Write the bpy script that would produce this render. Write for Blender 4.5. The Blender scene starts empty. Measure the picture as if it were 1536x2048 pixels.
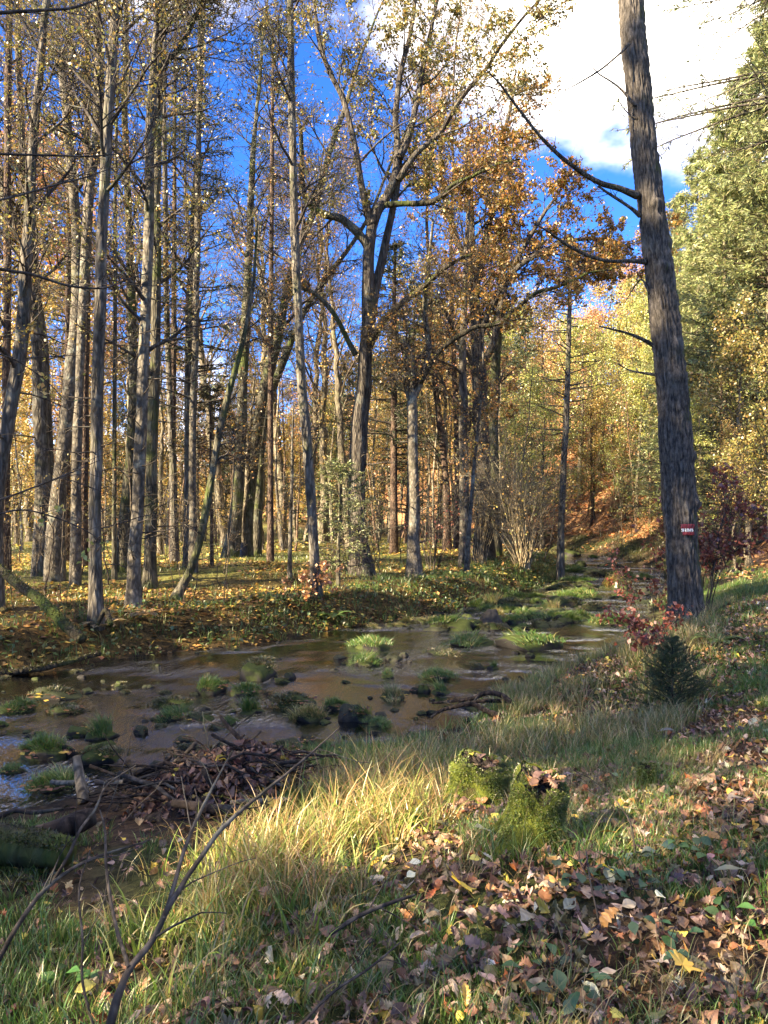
import bpy, math
import numpy as np
rng = np.random.default_rng(11)
sc = bpy.context.scene
COL = sc.collection

# ------------------------------------------------------------------ camera
CZ, F, PITCH = 1.6, 1538.0, math.radians(0.41)
cam_d = bpy.data.cameras.new("camera"); cam = bpy.data.objects.new("camera", cam_d); COL.objects.link(cam)
cam.location = (0, 0, CZ); cam.rotation_euler = (math.pi / 2 + PITCH, 0, 0)
cam_d.sensor_fit = 'VERTICAL'; cam_d.sensor_height = 36; cam_d.lens = 36 * F / 2048
cam_d.clip_start = 0.05; cam_d.clip_end = 2000
sc.camera = cam

# ------------------------------------------------------------------ light
SUN_EL, SUN_AZ = math.radians(30), math.radians(-118)       # azimuth clockwise from +Y
TOSUN = np.array([math.sin(SUN_AZ) * math.cos(SUN_EL), math.cos(SUN_AZ) * math.cos(SUN_EL), math.sin(SUN_EL)])
sun_d = bpy.data.lights.new("sun", 'SUN'); sun = bpy.data.objects.new("sun", sun_d); COL.objects.link(sun)
sun_d.energy = 4.7; sun_d.angle = math.radians(0.5); sun_d.color = (1.0, 0.89, 0.72)
from mathutils import Vector
sun.rotation_euler = Vector(TOSUN).to_track_quat('Z', 'Y').to_euler()
sun.location = (-30, -15, 40)
W = bpy.data.worlds.new("World"); sc.world = W; W.use_nodes = True
nt = W.node_tree; nt.nodes.clear()
def wn(t, **k):
    n = nt.nodes.new(t)
    for a, b in k.items(): setattr(n, a, b)
    return n
sky = wn('ShaderNodeTexSky', sky_type='NISHITA', sun_disc=False, sun_elevation=SUN_EL, sun_rotation=SUN_AZ,
         altitude=3500, air_density=1.0, dust_density=0.1, ozone_density=6.0)
bg = wn('ShaderNodeBackground'); bg.inputs[1].default_value = 0.15
out = wn('ShaderNodeOutputWorld')
tc = wn('ShaderNodeTexCoord')
nz = wn('ShaderNodeTexNoise'); nz.inputs['Scale'].default_value = 1.7; nz.inputs['Detail'].default_value = 7; nz.inputs['Roughness'].default_value = 0.55
mpn = wn('ShaderNodeMapping'); mpn.inputs['Location'].default_value = (10.6, 4.1, 14.8); mpn.inputs['Scale'].default_value = (1, 1, 1.6)
nt.links.new(tc.outputs['Generated'], mpn.inputs[0]); nt.links.new(mpn.outputs[0], nz.inputs['Vector'])
dp = wn('ShaderNodeVectorMath', operation='DOT_PRODUCT')
cd = Vector(((1420 - 768) / F, 1, (1035 - 60) / F)).normalized(); dp.inputs[1].default_value = cd
nt.links.new(tc.outputs['Generated'], dp.inputs[0])
mr = wn('ShaderNodeMapRange'); mr.inputs[1].default_value = 0.93; mr.inputs[2].default_value = 1.0; mr.inputs[3].default_value = -.035; mr.inputs[4].default_value = 0.13
nt.links.new(dp.outputs['Value'], mr.inputs[0])
ad = wn('ShaderNodeMath', operation='ADD'); nt.links.new(nz.outputs[0], ad.inputs[0]); nt.links.new(mr.outputs[0], ad.inputs[1])
mr2 = wn('ShaderNodeMapRange', interpolation_type='SMOOTHSTEP'); mr2.inputs[1].default_value = 0.48; mr2.inputs[2].default_value = 0.63
nt.links.new(ad.outputs[0], mr2.inputs[0])
mx = wn('ShaderNodeMix', data_type='RGBA'); mx.inputs['B'].default_value = (5.5, 5.5, 5.6, 1)
hs = wn('ShaderNodeHueSaturation'); hs.inputs['Hue'].default_value = 0.513; hs.inputs['Saturation'].default_value = 1.2; hs.inputs['Value'].default_value = 0.75
nt.links.new(sky.outputs[0], hs.inputs['Color'])
nt.links.new(mr2.outputs[0], mx.inputs['Factor']); nt.links.new(hs.outputs[0], mx.inputs['A'])
nt.links.new(mx.outputs['Result'], bg.inputs[0]); nt.links.new(bg.outputs[0], out.inputs[0])

sc.render.engine = 'CYCLES'
sc.view_settings.view_transform = 'Standard'; sc.view_settings.look = 'None'; sc.view_settings.gamma = 1
sc.view_settings.use_curve_mapping = False
sc.view_settings.exposure = 2.52
sc.view_settings.use_white_balance = True; sc.view_settings.white_balance_temperature = 7700; sc.view_settings.white_balance_tint = 10
cy = sc.cycles
cy.max_bounces = 5; cy.diffuse_bounces = 3; cy.glossy_bounces = 2; cy.transmission_bounces = 3; cy.transparent_max_bounces = 6
cy.caustics_reflective = False; cy.caustics_refractive = False
cy.use_denoising = True
cy.use_adaptive_sampling = True; cy.adaptive_threshold = 0.012

# ------------------------------------------------------------------ helpers: pixels (of the full photograph) and places
def at(px, py, Y):
    u, v = (px - 768) / F, (1024 - py) / F
    t = Y / (math.cos(PITCH) - v * math.sin(PITCH))
    return np.array([u * t, Y, CZ + t * (math.sin(PITCH) + v * math.cos(PITCH))])

def sm(a, b, x):
    t = np.clip((x - a) / (b - a), 0, 1); return t * t * (3 - 2 * t)

def _hash(i):
    h = (i[..., 0].astype(np.int64) * 374761393 + i[..., 1].astype(np.int64) * 668265263 + i[..., 2].astype(np.int64) * 2147483647)
    h = (h ^ (h >> 13)) * 1274126177 & 0xffffffff
    h = (h ^ (h >> 16)) * 2246822519 & 0xffffffff
    return ((h ^ (h >> 15)) & 0xffffff) / float(0xffffff)

def vnoise(p):
    p = np.asarray(p, float)
    i = np.floor(p).astype(np.int64); f = p - i; u = f * f * (3 - 2 * f); r = 0
    for dx in (0, 1):
        for dy in (0, 1):
            for dz in (0, 1):
                w = (u[..., 0] if dx else 1 - u[..., 0]) * (u[..., 1] if dy else 1 - u[..., 1]) * (u[..., 2] if dz else 1 - u[..., 2])
                r = r + w * _hash(i + np.array([dx, dy, dz]))
    return r * 2 - 1

def fbm(p, o=4):
    p = np.asarray(p, float); s = 0; a = 1
    for k in range(o): s = s + a * vnoise(p * 2 ** k + 17.3 * k); a *= .5
    return s

def nrm(v): return v / np.maximum(np.linalg.norm(v, axis=-1, keepdims=True), 1e-9)

def crom(pts, k=5):
    P = np.asarray(pts, float); P = np.vstack([2 * P[0] - P[1], P, 2 * P[-1] - P[-2]]); o = []
    for i in range(1, len(P) - 2):
        for j in range(k):
            t = j / k; a, b, c, d = P[i - 1], P[i], P[i + 1], P[i + 2]
            o.append(.5 * (2 * b + (c - a) * t + (2 * a - 5 * b + 4 * c - d) * t * t + (3 * b - a - 3 * c + d) * t ** 3))
    o.append(P[-2]); return np.array(o)

# ------------------------------------------------------------------ the lie of the land
NEAR = crom([(-34, 2.5), (-22, 3.2), (-14, 3.6), (-9, 3.2), (-5.5, 4.8), (-3.1, 6.2), (-2.6, 6.8), (-2.0, 7.4), (-.9, 7.9), (.06, 8.1), (1.1, 9.0), (1.5, 10.1), (2.2, 11.4), (3.6, 13),
        (4.8, 15.1), (6.9, 20), (9.3, 25.5), (11.5, 32), (12, 38), (10.5, 46), (6, 58), (0, 75), (-8, 100)])
FAR = crom([(-34, 9), (-24, 9.2), (-17, 9.4), (-12, 9.6), (-8.5, 10.2), (-5.75, 11.5), (-4.7, 12.7), (-3.3, 13.9), (-2.2, 14.8), (-.74, 16.8), (1, 18.5), (3.2, 21.5), (5.8, 27), (8, 33),
       (8.5, 38), (7, 45), (3, 56), (-3, 73), (-11, 98)])
for A in (NEAR, FAR):
    q = np.c_[A * 0.9, np.zeros(len(A))]
    A += 0.16 * np.c_[vnoise(q), vnoise(q + 31.7)]
STREAM = np.vstack([NEAR, FAR[::-1]])
HILL = np.array([(7.2, -20), (6.8, 5), (7.2, 13), (9.5, 18), (12, 25), (14.2, 32), (14.6, 39), (12.8, 47), (8.6, 59), (2.6, 77), (-5.5, 103), (-30, 140), (-90, 260), (400, 260), (400, -20)], float)

def inside(x, y, poly):
    r = np.zeros(x.shape, bool); n = len(poly)
    for i in range(n):
        (x1, y1), (x2, y2) = poly[i], poly[(i + 1) % n]
        if y1 == y2: continue
        r ^= ((y1 > y) != (y2 > y)) & (x < (x2 - x1) * (y - y1) / (y2 - y1) + x1)
    return r

def pdist(x, y, line):
    d = np.full(x.shape, 1e9)
    for (x1, y1), (x2, y2) in zip(line[:-1], line[1:]):
        dx, dy = x2 - x1, y2 - y1
        t = np.clip(((x - x1) * dx + (y - y1) * dy) / (dx * dx + dy * dy + 1e-12), 0, 1)
        d = np.minimum(d, (x - x1 - t * dx) ** 2 + (y - y1 - t * dy) ** 2)
    return np.sqrt(d)

def zwater(y): return -0.8 + 0.013 * np.maximum(0, y - 17)

def land(x, y):
    x = np.atleast_1d(np.asarray(x, float)); y = np.atleast_1d(np.asarray(y, float))
    dn, df = pdist(x, y, NEAR), pdist(x, y, FAR); ins = inside(x, y, STREAM)
    return dn, df, ins

def height(x, y, rough=True):
    x = np.atleast_1d(np.asarray(x, float)); y = np.atleast_1d(np.asarray(y, float))
    dn, df, ins = land(x, y); d = np.minimum(dn, df); near = dn < df
    zw = zwater(y)
    wn_ = 5.0 - 2.9 * sm(7, 11, y)
    up = 0.82 * (0.45 * sm(0, 1, dn / wn_) + 0.55 * np.clip(dn / wn_, 0, 1)) + 0.03
    zn = zw + up * np.where(near, 1, 1)
    zf = zw + 0.62 * sm(0, 1.15, df) + 0.14 * sm(1, 6, df)
    zf = zf - (zw + 0.8) * sm(4, 14, df)                      # meadow stays level while the stream climbs
    z = np.where(ins, zw - 0.05 - 0.20 * sm(0, 1.0, d), np.where(near, zn, zf))
    hin = inside(x, y, HILL); dh = pdist(x, y, HILL[:13]); dh = np.where(hin, dh, 0)
    slope = 0.16 + 0.46 * sm(9, 26, y)
    hz = 34 * (1 - np.exp(-dh * slope / 34)) * sm(-0.5, 2.5, dh)
    hz += np.where(near & ~ins, 0.22 * np.maximum(0, x - 4.2) * sm(0.5, 3, dn) * (1 - sm(9, 20, y)), 0)
    z = z + hz
    z = z - .24 * np.exp(-((x + .86) / .36) ** 2 - ((y - 5.05) / .17) ** 2) - .2 * np.exp(-((x + .98) / .14) ** 2 - ((y - 3.75) / .2) ** 2)   # wash-outs below the brush heap
    if rough:
        q = np.c_[x, y, 0 * x]
        z = z + np.where(ins, 0.4, 1) * (0.035 * fbm(q * 1.3, 3) + 0.10 * fbm(q * .22, 2) * sm(0.5, 4, d)) * sm(0, .6, d)
    return z

def h1(x, y): return float(height(x, y)[0])

_ys = np.concatenate([np.arange(1.6, 12, .02), np.arange(12, 60, .05), np.arange(60, 200, .5)])
def ground_at(px, py, z_off=0.0):
    u, v = (px - 768) / F, (1024 - py) / F
    t = _ys / (math.cos(PITCH) - v * math.sin(PITCH))
    zz = CZ + t * (math.sin(PITCH) + v * math.cos(PITCH))
    g = height(u * t, _ys) + z_off
    k = np.argmax(zz < g)
    if zz[k] >= g[k]: k = len(_ys) - 1
    return np.array([u * t[k], _ys[k], g[k]])

# ------------------------------------------------------------------ helpers: meshes and objects
def mesh(name, V, faces, col=None, smooth=True, mat=None, mi=None):
    V = np.asarray(V, np.float32)
    if isinstance(faces, np.ndarray): faces = [faces]
    faces = [f for f in faces if len(f)]
    me = bpy.data.meshes.new(name)
    me.vertices.add(len(V)); me.vertices.foreach_set('co', V.ravel())
    loops = np.concatenate([f.ravel() for f in faces]).astype(np.int32)
    cnt = np.concatenate([np.full(len(f), f.shape[1]) for f in faces])
    st = np.concatenate([[0], np.cumsum(cnt)[:-1]]).astype(np.int32)
    me.loops.add(len(loops)); me.loops.foreach_set('vertex_index', loops)
    me.polygons.add(len(cnt)); me.polygons.foreach_set('loop_start', st)
    me.polygons.foreach_set('use_smooth', np.full(len(cnt), bool(smooth)))
    if mi is not None: me.polygons.foreach_set('material_index', np.asarray(mi, np.int32))
    if col is not None:
        a = me.color_attributes.new('Col', 'FLOAT_COLOR', 'POINT')
        c = np.ones((len(V), 4), np.float32); c[:, :3] = col; a.data.foreach_set('color', c.ravel())
    me.update(calc_edges=True)
    if mat is not None:
        for m in (mat if isinstance(mat, (list, tuple)) else [mat]): me.materials.append(m)
    return me

class Bag:
    def __init__(s): s.V = []; s.F = []; s.C = []; s.n = 0
    def add(s, V, Fs, C=None):
        V = np.asarray(V, float).reshape(-1, 3)
        if isinstance(Fs, np.ndarray): Fs = [Fs]
        for f in Fs: s.F.append(np.asarray(f) + s.n)
        s.V.append(V); s.C.append(np.ones((len(V), 3)) if C is None else np.broadcast_to(C, (len(V), 3)))
        s.n += len(V)
    def mesh(s, name, mat, off=None, smooth=True):
        V = np.concatenate(s.V); 
        if off is not None: V = V - off
        return mesh(name, V, s.F, np.concatenate(s.C), smooth, mat)

def link(name, me, parent=None, loc=None, rot=None, scale=None, color=None, kind=None, label=None, cat=None, group=None):
    o = bpy.data.objects.new(name, me); COL.objects.link(o)
    if parent is not None: o.parent = parent
    if loc is not None: o.location = loc
    if rot is not None: o.rotation_euler = rot
    if scale is not None: o.scale = scale if hasattr(scale, '__len__') else (scale,) * 3
    if color is not None: o.color = (*color, 1)
    if kind: o['kind'] = kind
    if label: o['label'] = label
    if cat: o['category'] = cat
    if group: o['group'] = group
    return o

def thing(name, label, cat, loc, group=None, rot=None, scale=None):
    return link(name, None, None, loc, rot, scale, None, None, label, cat, group)

def tubes(P, R, k=6, cap=False):
    P = np.asarray(P, float); R = np.asarray(R, float)
    if P.ndim == 2: P = P[None]; R = R[None]
    B, n = P.shape[:2]
    T = np.empty_like(P); T[:, 1:-1] = P[:, 2:] - P[:, :-2]; T[:, 0] = P[:, 1] - P[:, 0]; T[:, -1] = P[:, -1] - P[:, -2]
    T = nrm(T); m = nrm(P[:, -1] - P[:, 0])
    ref = np.where(np.abs(m[:, 2:3]) > .75, np.array([[1., .13, 0]]), np.array([[.1, 0, 1.]]))[:, None]
    N = nrm(np.cross(T, ref)); Bn = np.cross(T, N)
    a = np.arange(k) / k * 2 * math.pi
    ring = P[:, :, None] + R[:, :, None, None] * (np.cos(a)[:, None] * N[:, :, None] + np.sin(a)[:, None] * Bn[:, :, None])
    V = ring.reshape(-1, 3)
    b, i, j = np.meshgrid(np.arange(B), np.arange(n - 1), np.arange(k), indexing='ij')
    o = (b * n + i) * k; j2 = (j + 1) % k
    Q = np.stack([o + j, o + j2, o + k + j2, o + k + j], -1).reshape(-1, 4)
    fs = [Q]
    if cap:
        fs.append(((np.arange(B) * n + n - 1) * k)[:, None] + np.arange(k)[None])
        fs.append(((np.arange(B) * n) * k)[:, None] + np.arange(k)[None, ::-1])
    return V, fs

def rvec(n): return nrm(rng.normal(size=(n, 3)))

def spawn(P, R, per, t0, t1, ang, length, rr, npts, wig=.12, up=.0, rmin=.004, tap=.85, flat=None):
    B, n = P.shape[:2]
    idx = np.repeat(np.arange(B), per); N = len(idx)
    u = (np.tile(np.arange(per), B) + rng.random(N)) / per
    t = t0 + (t1 - t0) * u; f = np.clip(t * (n - 1), 0, n - 1.001); i = f.astype(int); w = (f - i)[:, None]
    S = P[idx, i] * (1 - w) + P[idx, i + 1] * w
    T = nrm(P[idx, i + 1] - P[idx, i]); r0 = R[idx, i] * (1 - w[:, 0]) + R[idx, i + 1] * w[:, 0]
    q = nrm(np.cross(T, rvec(N)))
    if flat is not None:
        q = nrm(q * np.array([1, 1, flat]))
    a = ang[0] + (ang[1] - ang[0]) * rng.random(N)
    d = nrm(np.cos(a)[:, None] * T + np.sin(a)[:, None] * q)
    plen = np.linalg.norm(np.diff(P, axis=1), axis=-1).sum(1)[idx]
    L = length(t, plen, N)
    C = np.empty((N, npts, 3)); C[:, 0] = S; st = (L / (npts - 1))[:, None]
    for k in range(1, npts):
        C[:, k] = C[:, k - 1] + d * st
        d = nrm(d + wig * rng.normal(size=(N, 3)) + np.array([0, 0, up]))
    s = np.linspace(0, 1, npts)[None]
    RC = np.maximum(rmin, (r0 * rr)[:, None] * (1 - tap * s))
    return C, RC

def rhombs(p, d, n, L, Wd, fold=.15):
    """leaf faces: base, right, tip, left"""
    s = nrm(np.cross(d, n)); n2 = np.cross(s, d)
    L = np.asarray(L).reshape(-1, 1); Wd = np.asarray(Wd).reshape(-1, 1)
    m = p + d * L * .45 - n2 * L * fold * .5
    V = np.stack([p, m + s * Wd * .5 + n2 * L * fold, p + d * L - n2 * L * fold * .4, m - s * Wd * .5 + n2 * L * fold], 1)
    k = len(p); Q = (np.arange(k) * 4)[:, None] + np.arange(4)[None]
    return V.reshape(-1, 3), Q

def pick(pal, n, jit=.18):
    """pal: list of (weight, rgb)"""
    w = np.array([a for a, _ in pal], float); c = np.array([b for _, b in pal], float)
    k = rng.choice(len(w), n, p=w / w.sum())
    return np.clip(c[k] * np.exp(jit * rng.normal(size=(n, 1))) * np.exp(jit * .35 * rng.normal(size=(n, 3))), 0.002, .95)

# ------------------------------------------------------------------ materials
def mat_base(name):
    m = bpy.data.materials.new(name); m.use_nodes = True; t = m.node_tree; t.nodes.clear()
    def nn(kind, ins=None, **k):
        n = t.nodes.new(kind)
        for a, b in k.items(): setattr(n, a, b)
        for a, b in (ins or {}).items():
            if hasattr(b, 'links'): t.links.new(b, n.inputs[a])
            else: n.inputs[a].default_value = b
        return n
    return m, t, nn

def mix(nn, f, a, b, mode='MIX'):
    n = nn('ShaderNodeMix', data_type='RGBA', blend_type=mode)
    for s, v in (('Factor', f), ('A', a), ('B', b)):
        if hasattr(v, 'links'): n.id_data.links.new(v, n.inputs[s])
        else: n.inputs[s].default_value = v
    return n.outputs['Result']

def noise(nn, vec, scale, detail=4, rough=.55):
    n = nn('ShaderNodeTexNoise', {'Scale': scale, 'Detail': detail, 'Roughness': rough})
    if vec is not None: n.id_data.links.new(vec, n.inputs['Vector'])
    return n.outputs['Fac']

def ramp(nn, f, a, b, lo=0., hi=1.):
    n = nn('ShaderNodeMapRange', {0: f, 1: a, 2: b, 3: lo, 4: hi}, interpolation_type='SMOOTHSTEP'); return n.outputs[0]

def leaf_mat(name, trans=.38, gloss=.06, rough=.45, use_obj=True):
    m, t, nn = mat_base(name)
    c = nn('ShaderNodeAttribute', attribute_name='Col').outputs['Color']
    if use_obj:
        c = mix(nn, 1.0, c, nn('ShaderNodeObjectInfo').outputs['Color'], 'MULTIPLY')
    d = nn('ShaderNodeBsdfDiffuse', {'Color': c}); tr = nn('ShaderNodeBsdfTranslucent', {'Color': c})
    a = nn('ShaderNodeMixShader', {0: trans, 1: d.outputs[0], 2: tr.outputs[0]})
    g = nn('ShaderNodeBsdfGlossy', {'Roughness': rough, 'Color': (1, .97, .92, 1)})
    b = nn('ShaderNodeMixShader', {0: gloss, 1: a.outputs[0], 2: g.outputs[0]})
    o = nn('ShaderNodeOutputMaterial', {0: b.outputs[0]})
    return m

def bark_mat(name, dark, light, moss=.3, scale=9., stretch=.22, bump=.5, lichen=.25):
    m, t, nn = mat_base(name)
    tcn = nn('ShaderNodeTexCoord'); v = nn('ShaderNodeMapping', {0: tcn.outputs['Object'], 'Scale': (1, 1, stretch)}).outputs[0]
    a = noise(nn, v, scale, 5, .65); b = noise(nn, tcn.outputs['Object'], 3.1, 3); c3 = noise(nn, tcn.outputs['Object'], 1.1, 4, .6)
    vo = nn('ShaderNodeTexVoronoi', {'Vector': v, 'Scale': scale * 1.6}, feature='DISTANCE_TO_EDGE').outputs['Distance']
    f = ramp(nn, a, .32, .66)
    base = mix(nn, f, (*dark, 1), (*light, 1))
    base = mix(nn, ramp(nn, vo, 0.0, .25, .55, 0), base, (dark[0] * .5, dark[1] * .5, dark[2] * .5, 1))
    base = mix(nn, ramp(nn, b, .55, .68, 0, lichen), base, (.27, .29, .23, 1))
    base = mix(nn, ramp(nn, c3, .58 - moss * .25, .78 - moss * .25, 0, min(1, .4 + moss)), base, (.065, .085, .018, 1))
    base = mix(nn, 1.0, base, nn('ShaderNodeObjectInfo').outputs['Color'], 'MULTIPLY')
    hh = nn('ShaderNodeMath', {0: a, 1: ramp(nn, vo, 0, .3)}, operation='ADD').outputs[0]
    bp = nn('ShaderNodeBump', {'Strength': bump, 'Distance': .03, 'Height': hh})
    p = nn('ShaderNodeBsdfPrincipled', {'Base Color': base, 'Roughness': .9, 'Normal': bp.outputs[0], 'Specular IOR Level': .2})
    nn('ShaderNodeOutputMaterial', {0: p.outputs[0]})
    return m

M = {}
M['leaf'] = leaf_mat('autumn_leaf')
M['grass'] = leaf_mat('grass_blade', .35, .05, .4)
M['needle'] = leaf_mat('conifer_needle', .22, .05, .5)
M['litter'] = leaf_mat('fallen_leaf', .12, .045, .5)
M['bark_grey'] = bark_mat('grey_bark', (.045, .038, .029), (.215, .19, .148), .22)
M['bark_moss'] = bark_mat('mossy_bark', (.036, .032, .021), (.165, .148, .105), .45)
M['bark_oak'] = bark_mat('furrowed_bark', (.036, .029, .022), (.175, .15, .118), .12, 13, .14, .8)
M['bark_pale'] = bark_mat('pale_bark', (.06, .052, .04), (.23, .20, .15), .06, 7, .5, .3, .5)
M['bark_pine'] = bark_mat('reddish_bark', (.04, .026, .02), (.17, .115, .08), .05, 10, .4, .5, .15)
M['twig'] = bark_mat('twig_bark', (.035, .028, .022), (.12, .10, .08), .1, 12, .4, .2)
M['wood_wet'] = bark_mat('wet_dead_wood', (.012, .009, .007), (.075, .055, .042), .1, 8, .2, .6, .1)
M['moss_wood'] = bark_mat('moss_covered_wood', (.02, .018, .012), (.085, .07, .045), .6, 8, .4, .6, .0)
# ------------------------------------------------------------------ ground, water
def ground_mat():
    m, t, nn = mat_base('forest_floor')
    g = nn('ShaderNodeNewGeometry').outputs['Position']
    c = nn('ShaderNodeAttribute', attribute_name='Col').outputs['Color']
    a = noise(nn, g, 9, 6, .7); b = noise(nn, g, 45, 4, .7); l = nn('ShaderNodeTexVoronoi', {'Vector': g, 'Scale': 16.})
    c = mix(nn, 1.0, c, mix(nn, ramp(nn, a, .3, .7), (.5, .5, .5, 1), (1.5, 1.45, 1.35, 1)), 'MULTIPLY')
    c = mix(nn, .55, c, mix(nn, ramp(nn, l.outputs['Color'], .2, .8), (.45, .42, .4, 1), (1.6, 1.5, 1.3, 1)), 'MULTIPLY')
    h = nn('ShaderNodeMath', {0: a, 1: b}, operation='ADD').outputs[0]
    bp = nn('ShaderNodeBump', {'Strength': .8, 'Distance': .04, 'Height': h})
    p = nn('ShaderNodeBsdfPrincipled', {'Base Color': c, 'Roughness': .95, 'Normal': bp.outputs[0], 'Specular IOR Level': .15})
    nn('ShaderNodeOutputMaterial', {0: p.outputs[0]}); return m
M['ground'] = ground_mat()

def ground_colour(x, y):
    dn, df, ins = land(x, y); near = dn < df; hin = inside(x, y, HILL)
    q = np.c_[x, y, 0 * x]; n1 = fbm(q * .7, 3); n2 = fbm(q * 2.1 + 9, 3)
    c = np.empty((len(x), 3))
    soil = np.array([.060, .040, .026]); leafb = np.array([.10, .068, .028]); green = np.array([.048, .062, .020]); orange = np.array([.30, .17, .09])
    mead = np.array([.13, .135, .04])
    c[:] = soil
    f = sm(-.3, .5, n1)[:, None]; c = c * (1 - f) + green * f
    far = (~near) & (~ins)
    fb = leafb * (1 - .35 * sm(-.2, .6, n2))[:, None] 
    c = np.where(far[:, None], fb, c)
    fm = (sm(3.0, 6.5, df + .8 * n1) * far)[:, None]; mm = mead * (1 - .45 * sm(-.1, .5, n2)[:, None]) + leafb * .45 * sm(-.1, .5, n2)[:, None]
    c = c * (1 - fm) + mm * fm
    fo = (hin * sm(16, 26, y))[:, None]; c = c * (1 - fo) + orange * (1 + .45 * n2[:, None]) * fo
    d = np.minimum(dn, df)
    wet = np.where(ins, 1, 1 - sm(.0, .35, d))[:, None]
    c = c * (1 - wet) + np.array([.035, .027, .017]) * wet
    bed = np.where(ins, sm(.1, .8, d), 0)[:, None]; c = c * (1 - bed) + np.array([.035, .026, .018]) * bed
    return np.clip(c, .004, .9)

def warp(n, lo, hi, c, k):
    a0 = -np.arcsinh((c - lo) / (hi - c) * math.sinh(k)) / k
    u = np.linspace(a0, 1, n); return c + (hi - c) * np.sinh(k * u) / math.sinh(k)
gx = warp(330, -300, 300, 0.3, 5.4); gy = warp(430, -60, 420, 5.5, 5.6)
GX, GY = np.meshgrid(gx, gy); fx, fy = GX.ravel(), GY.ravel()
gz = height(fx, fy)
j, i = np.meshgrid(np.arange(len(gx) - 1), np.arange(len(gy) - 1)); o = i * len(gx) + j
Q = np.stack([o, o + 1, o + len(gx) + 1, o + len(gx)], -1).reshape(-1, 4)
ground = link('ground', mesh('ground', np.c_[fx, fy, gz], Q, ground_colour(fx, fy), True, M['ground']), kind='structure')

def water_mat():
    m, t, nn = mat_base('stream_water')
    g = nn('ShaderNodeNewGeometry').outputs['Position']
    v = nn('ShaderNodeMapping', {0: g, 'Rotation': (0, 0, math.radians(-55)), 'Scale': (1, .35, 1)}).outputs[0]
    a = noise(nn, v, 5.5, 4, .55); b = noise(nn, v, 24, 3, .6); s = noise(nn, g, .55, 2)
    st = ramp(nn, s, .42, .66, .12, 1.0)
    h = nn('ShaderNodeMath', {0: a, 1: nn('ShaderNodeMath', {0: b, 1: .6}, operation='MULTIPLY').outputs[0]}, operation='ADD').outputs[0]
    py_ = nn('ShaderNodeSeparateXYZ', {0: g}).outputs[1]
    st = nn('ShaderNodeMath', {0: st, 1: ramp(nn, py_, 14., 21., .8, 2.6)}, operation='MULTIPLY').outputs[0]      # shallow riffles upstream
    h = nn('ShaderNodeMath', {0: h, 1: st}, operation='MULTIPLY').outputs[0]
    bp = nn('ShaderNodeBump', {'Strength': .9, 'Distance': .13, 'Height': h})
    fr = nn('ShaderNodeFresnel', {'IOR': 1.5, 'Normal': bp.outputs[0]})
    fac = nn('ShaderNodeMapRange', {0: fr.outputs[0], 1: 0., 2: 1., 3: .30, 4: 1.}).outputs[0]
    gl = nn('ShaderNodeBsdfGlossy', {'Roughness': .03, 'Normal': bp.outputs[0], 'Color': (1, 1, 1, 1)})
    tr = nn('ShaderNodeBsdfTransparent', {'Color': (.16, .16, .16, 1)})
    x = nn('ShaderNodeMixShader', {0: fac, 1: tr.outputs[0], 2: gl.outputs[0]})
    nn('ShaderNodeOutputMaterial', {0: x.outputs[0]}); return m
M['water'] = water_mat()
nS = 150
def resample(A, n):
    s = np.r_[0, np.cumsum(np.linalg.norm(np.diff(A, axis=0), axis=1))]; u = np.linspace(0, s[-1], n)
    return np.c_[np.interp(u, s, A[:, 0]), np.interp(u, s, A[:, 1])]
wa, wb = resample(NEAR, nS), resample(FAR, nS); dd = nrm(wa - wb)
wa = wa + dd * .45; wb = wb - dd * .45; nc = 14
WV = (wa[:, None] * (1 - np.linspace(0, 1, nc)[None, :, None]) + wb[:, None] * np.linspace(0, 1, nc)[None, :, None]).reshape(-1, 2)
j, i = np.meshgrid(np.arange(nc - 1), np.arange(nS - 1)); o = i * nc + j
link('stream_water', mesh('stream_water', np.c_[WV, zwater(WV[:, 1])], np.stack([o, o + nc, o + nc + 1, o + 1], -1).reshape(-1, 4), None, True, M['water']), kind='structure')
# ------------------------------------------------------------------ tree builders
PAL = {
 'gold':   [(5, (.50, .33, .075)), (3, (.55, .41, .12)), (2, (.42, .23, .06)), (2, (.28, .27, .07))],
 'ochre':  [(4, (.36, .19, .04)), (3, (.28, .17, .04)), (3, (.18, .16, .035)), (2, (.44, .20, .05))],
 'olive':  [(4, (.21, .19, .045)), (3, (.29, .21, .05)), (2, (.13, .145, .035)), (1, (.40, .25, .07))],
 'rust':   [(4, (.50, .24, .10)), (3, (.56, .32, .13)), (1, (.36, .16, .07))],
 'lime':   [(4, (.36, .38, .09)), (3, (.26, .30, .08)), (2, (.50, .45, .12))],
 'green':  [(4, (.11, .15, .035)), (3, (.15, .18, .045)), (2, (.22, .22, .05))],
 'beech':  [(4, (.20, .045, .03)), (3, (.28, .075, .045)), (2, (.34, .14, .07))],
 'brown':  [(4, (.20, .12, .07)), (2, (.30, .2, .13)), (2, (.12, .075, .05))],
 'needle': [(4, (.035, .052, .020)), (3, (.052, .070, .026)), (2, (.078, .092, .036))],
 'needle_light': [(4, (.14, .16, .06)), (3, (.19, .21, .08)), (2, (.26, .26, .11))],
 'needle_brown': [(3, (.05, .05, .02)), (3, (.07, .055, .03)), (2, (.03, .04, .016))],
}
LOCAL = [False]
CORR = []          # sun gaps: (point, radius): foliage is not grown inside these shafts
def gap(p):
    if LOCAL[0]: return np.ones(len(p), bool)
    keep = np.ones(len(p), bool)
    for c, r in CORR:
        v = p - c; a = v @ TOSUN; dd = np.linalg.norm(v - a[:, None] * TOSUN, axis=1)
        keep &= ~((dd < r) & (a > 1.6))
    return keep

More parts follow.
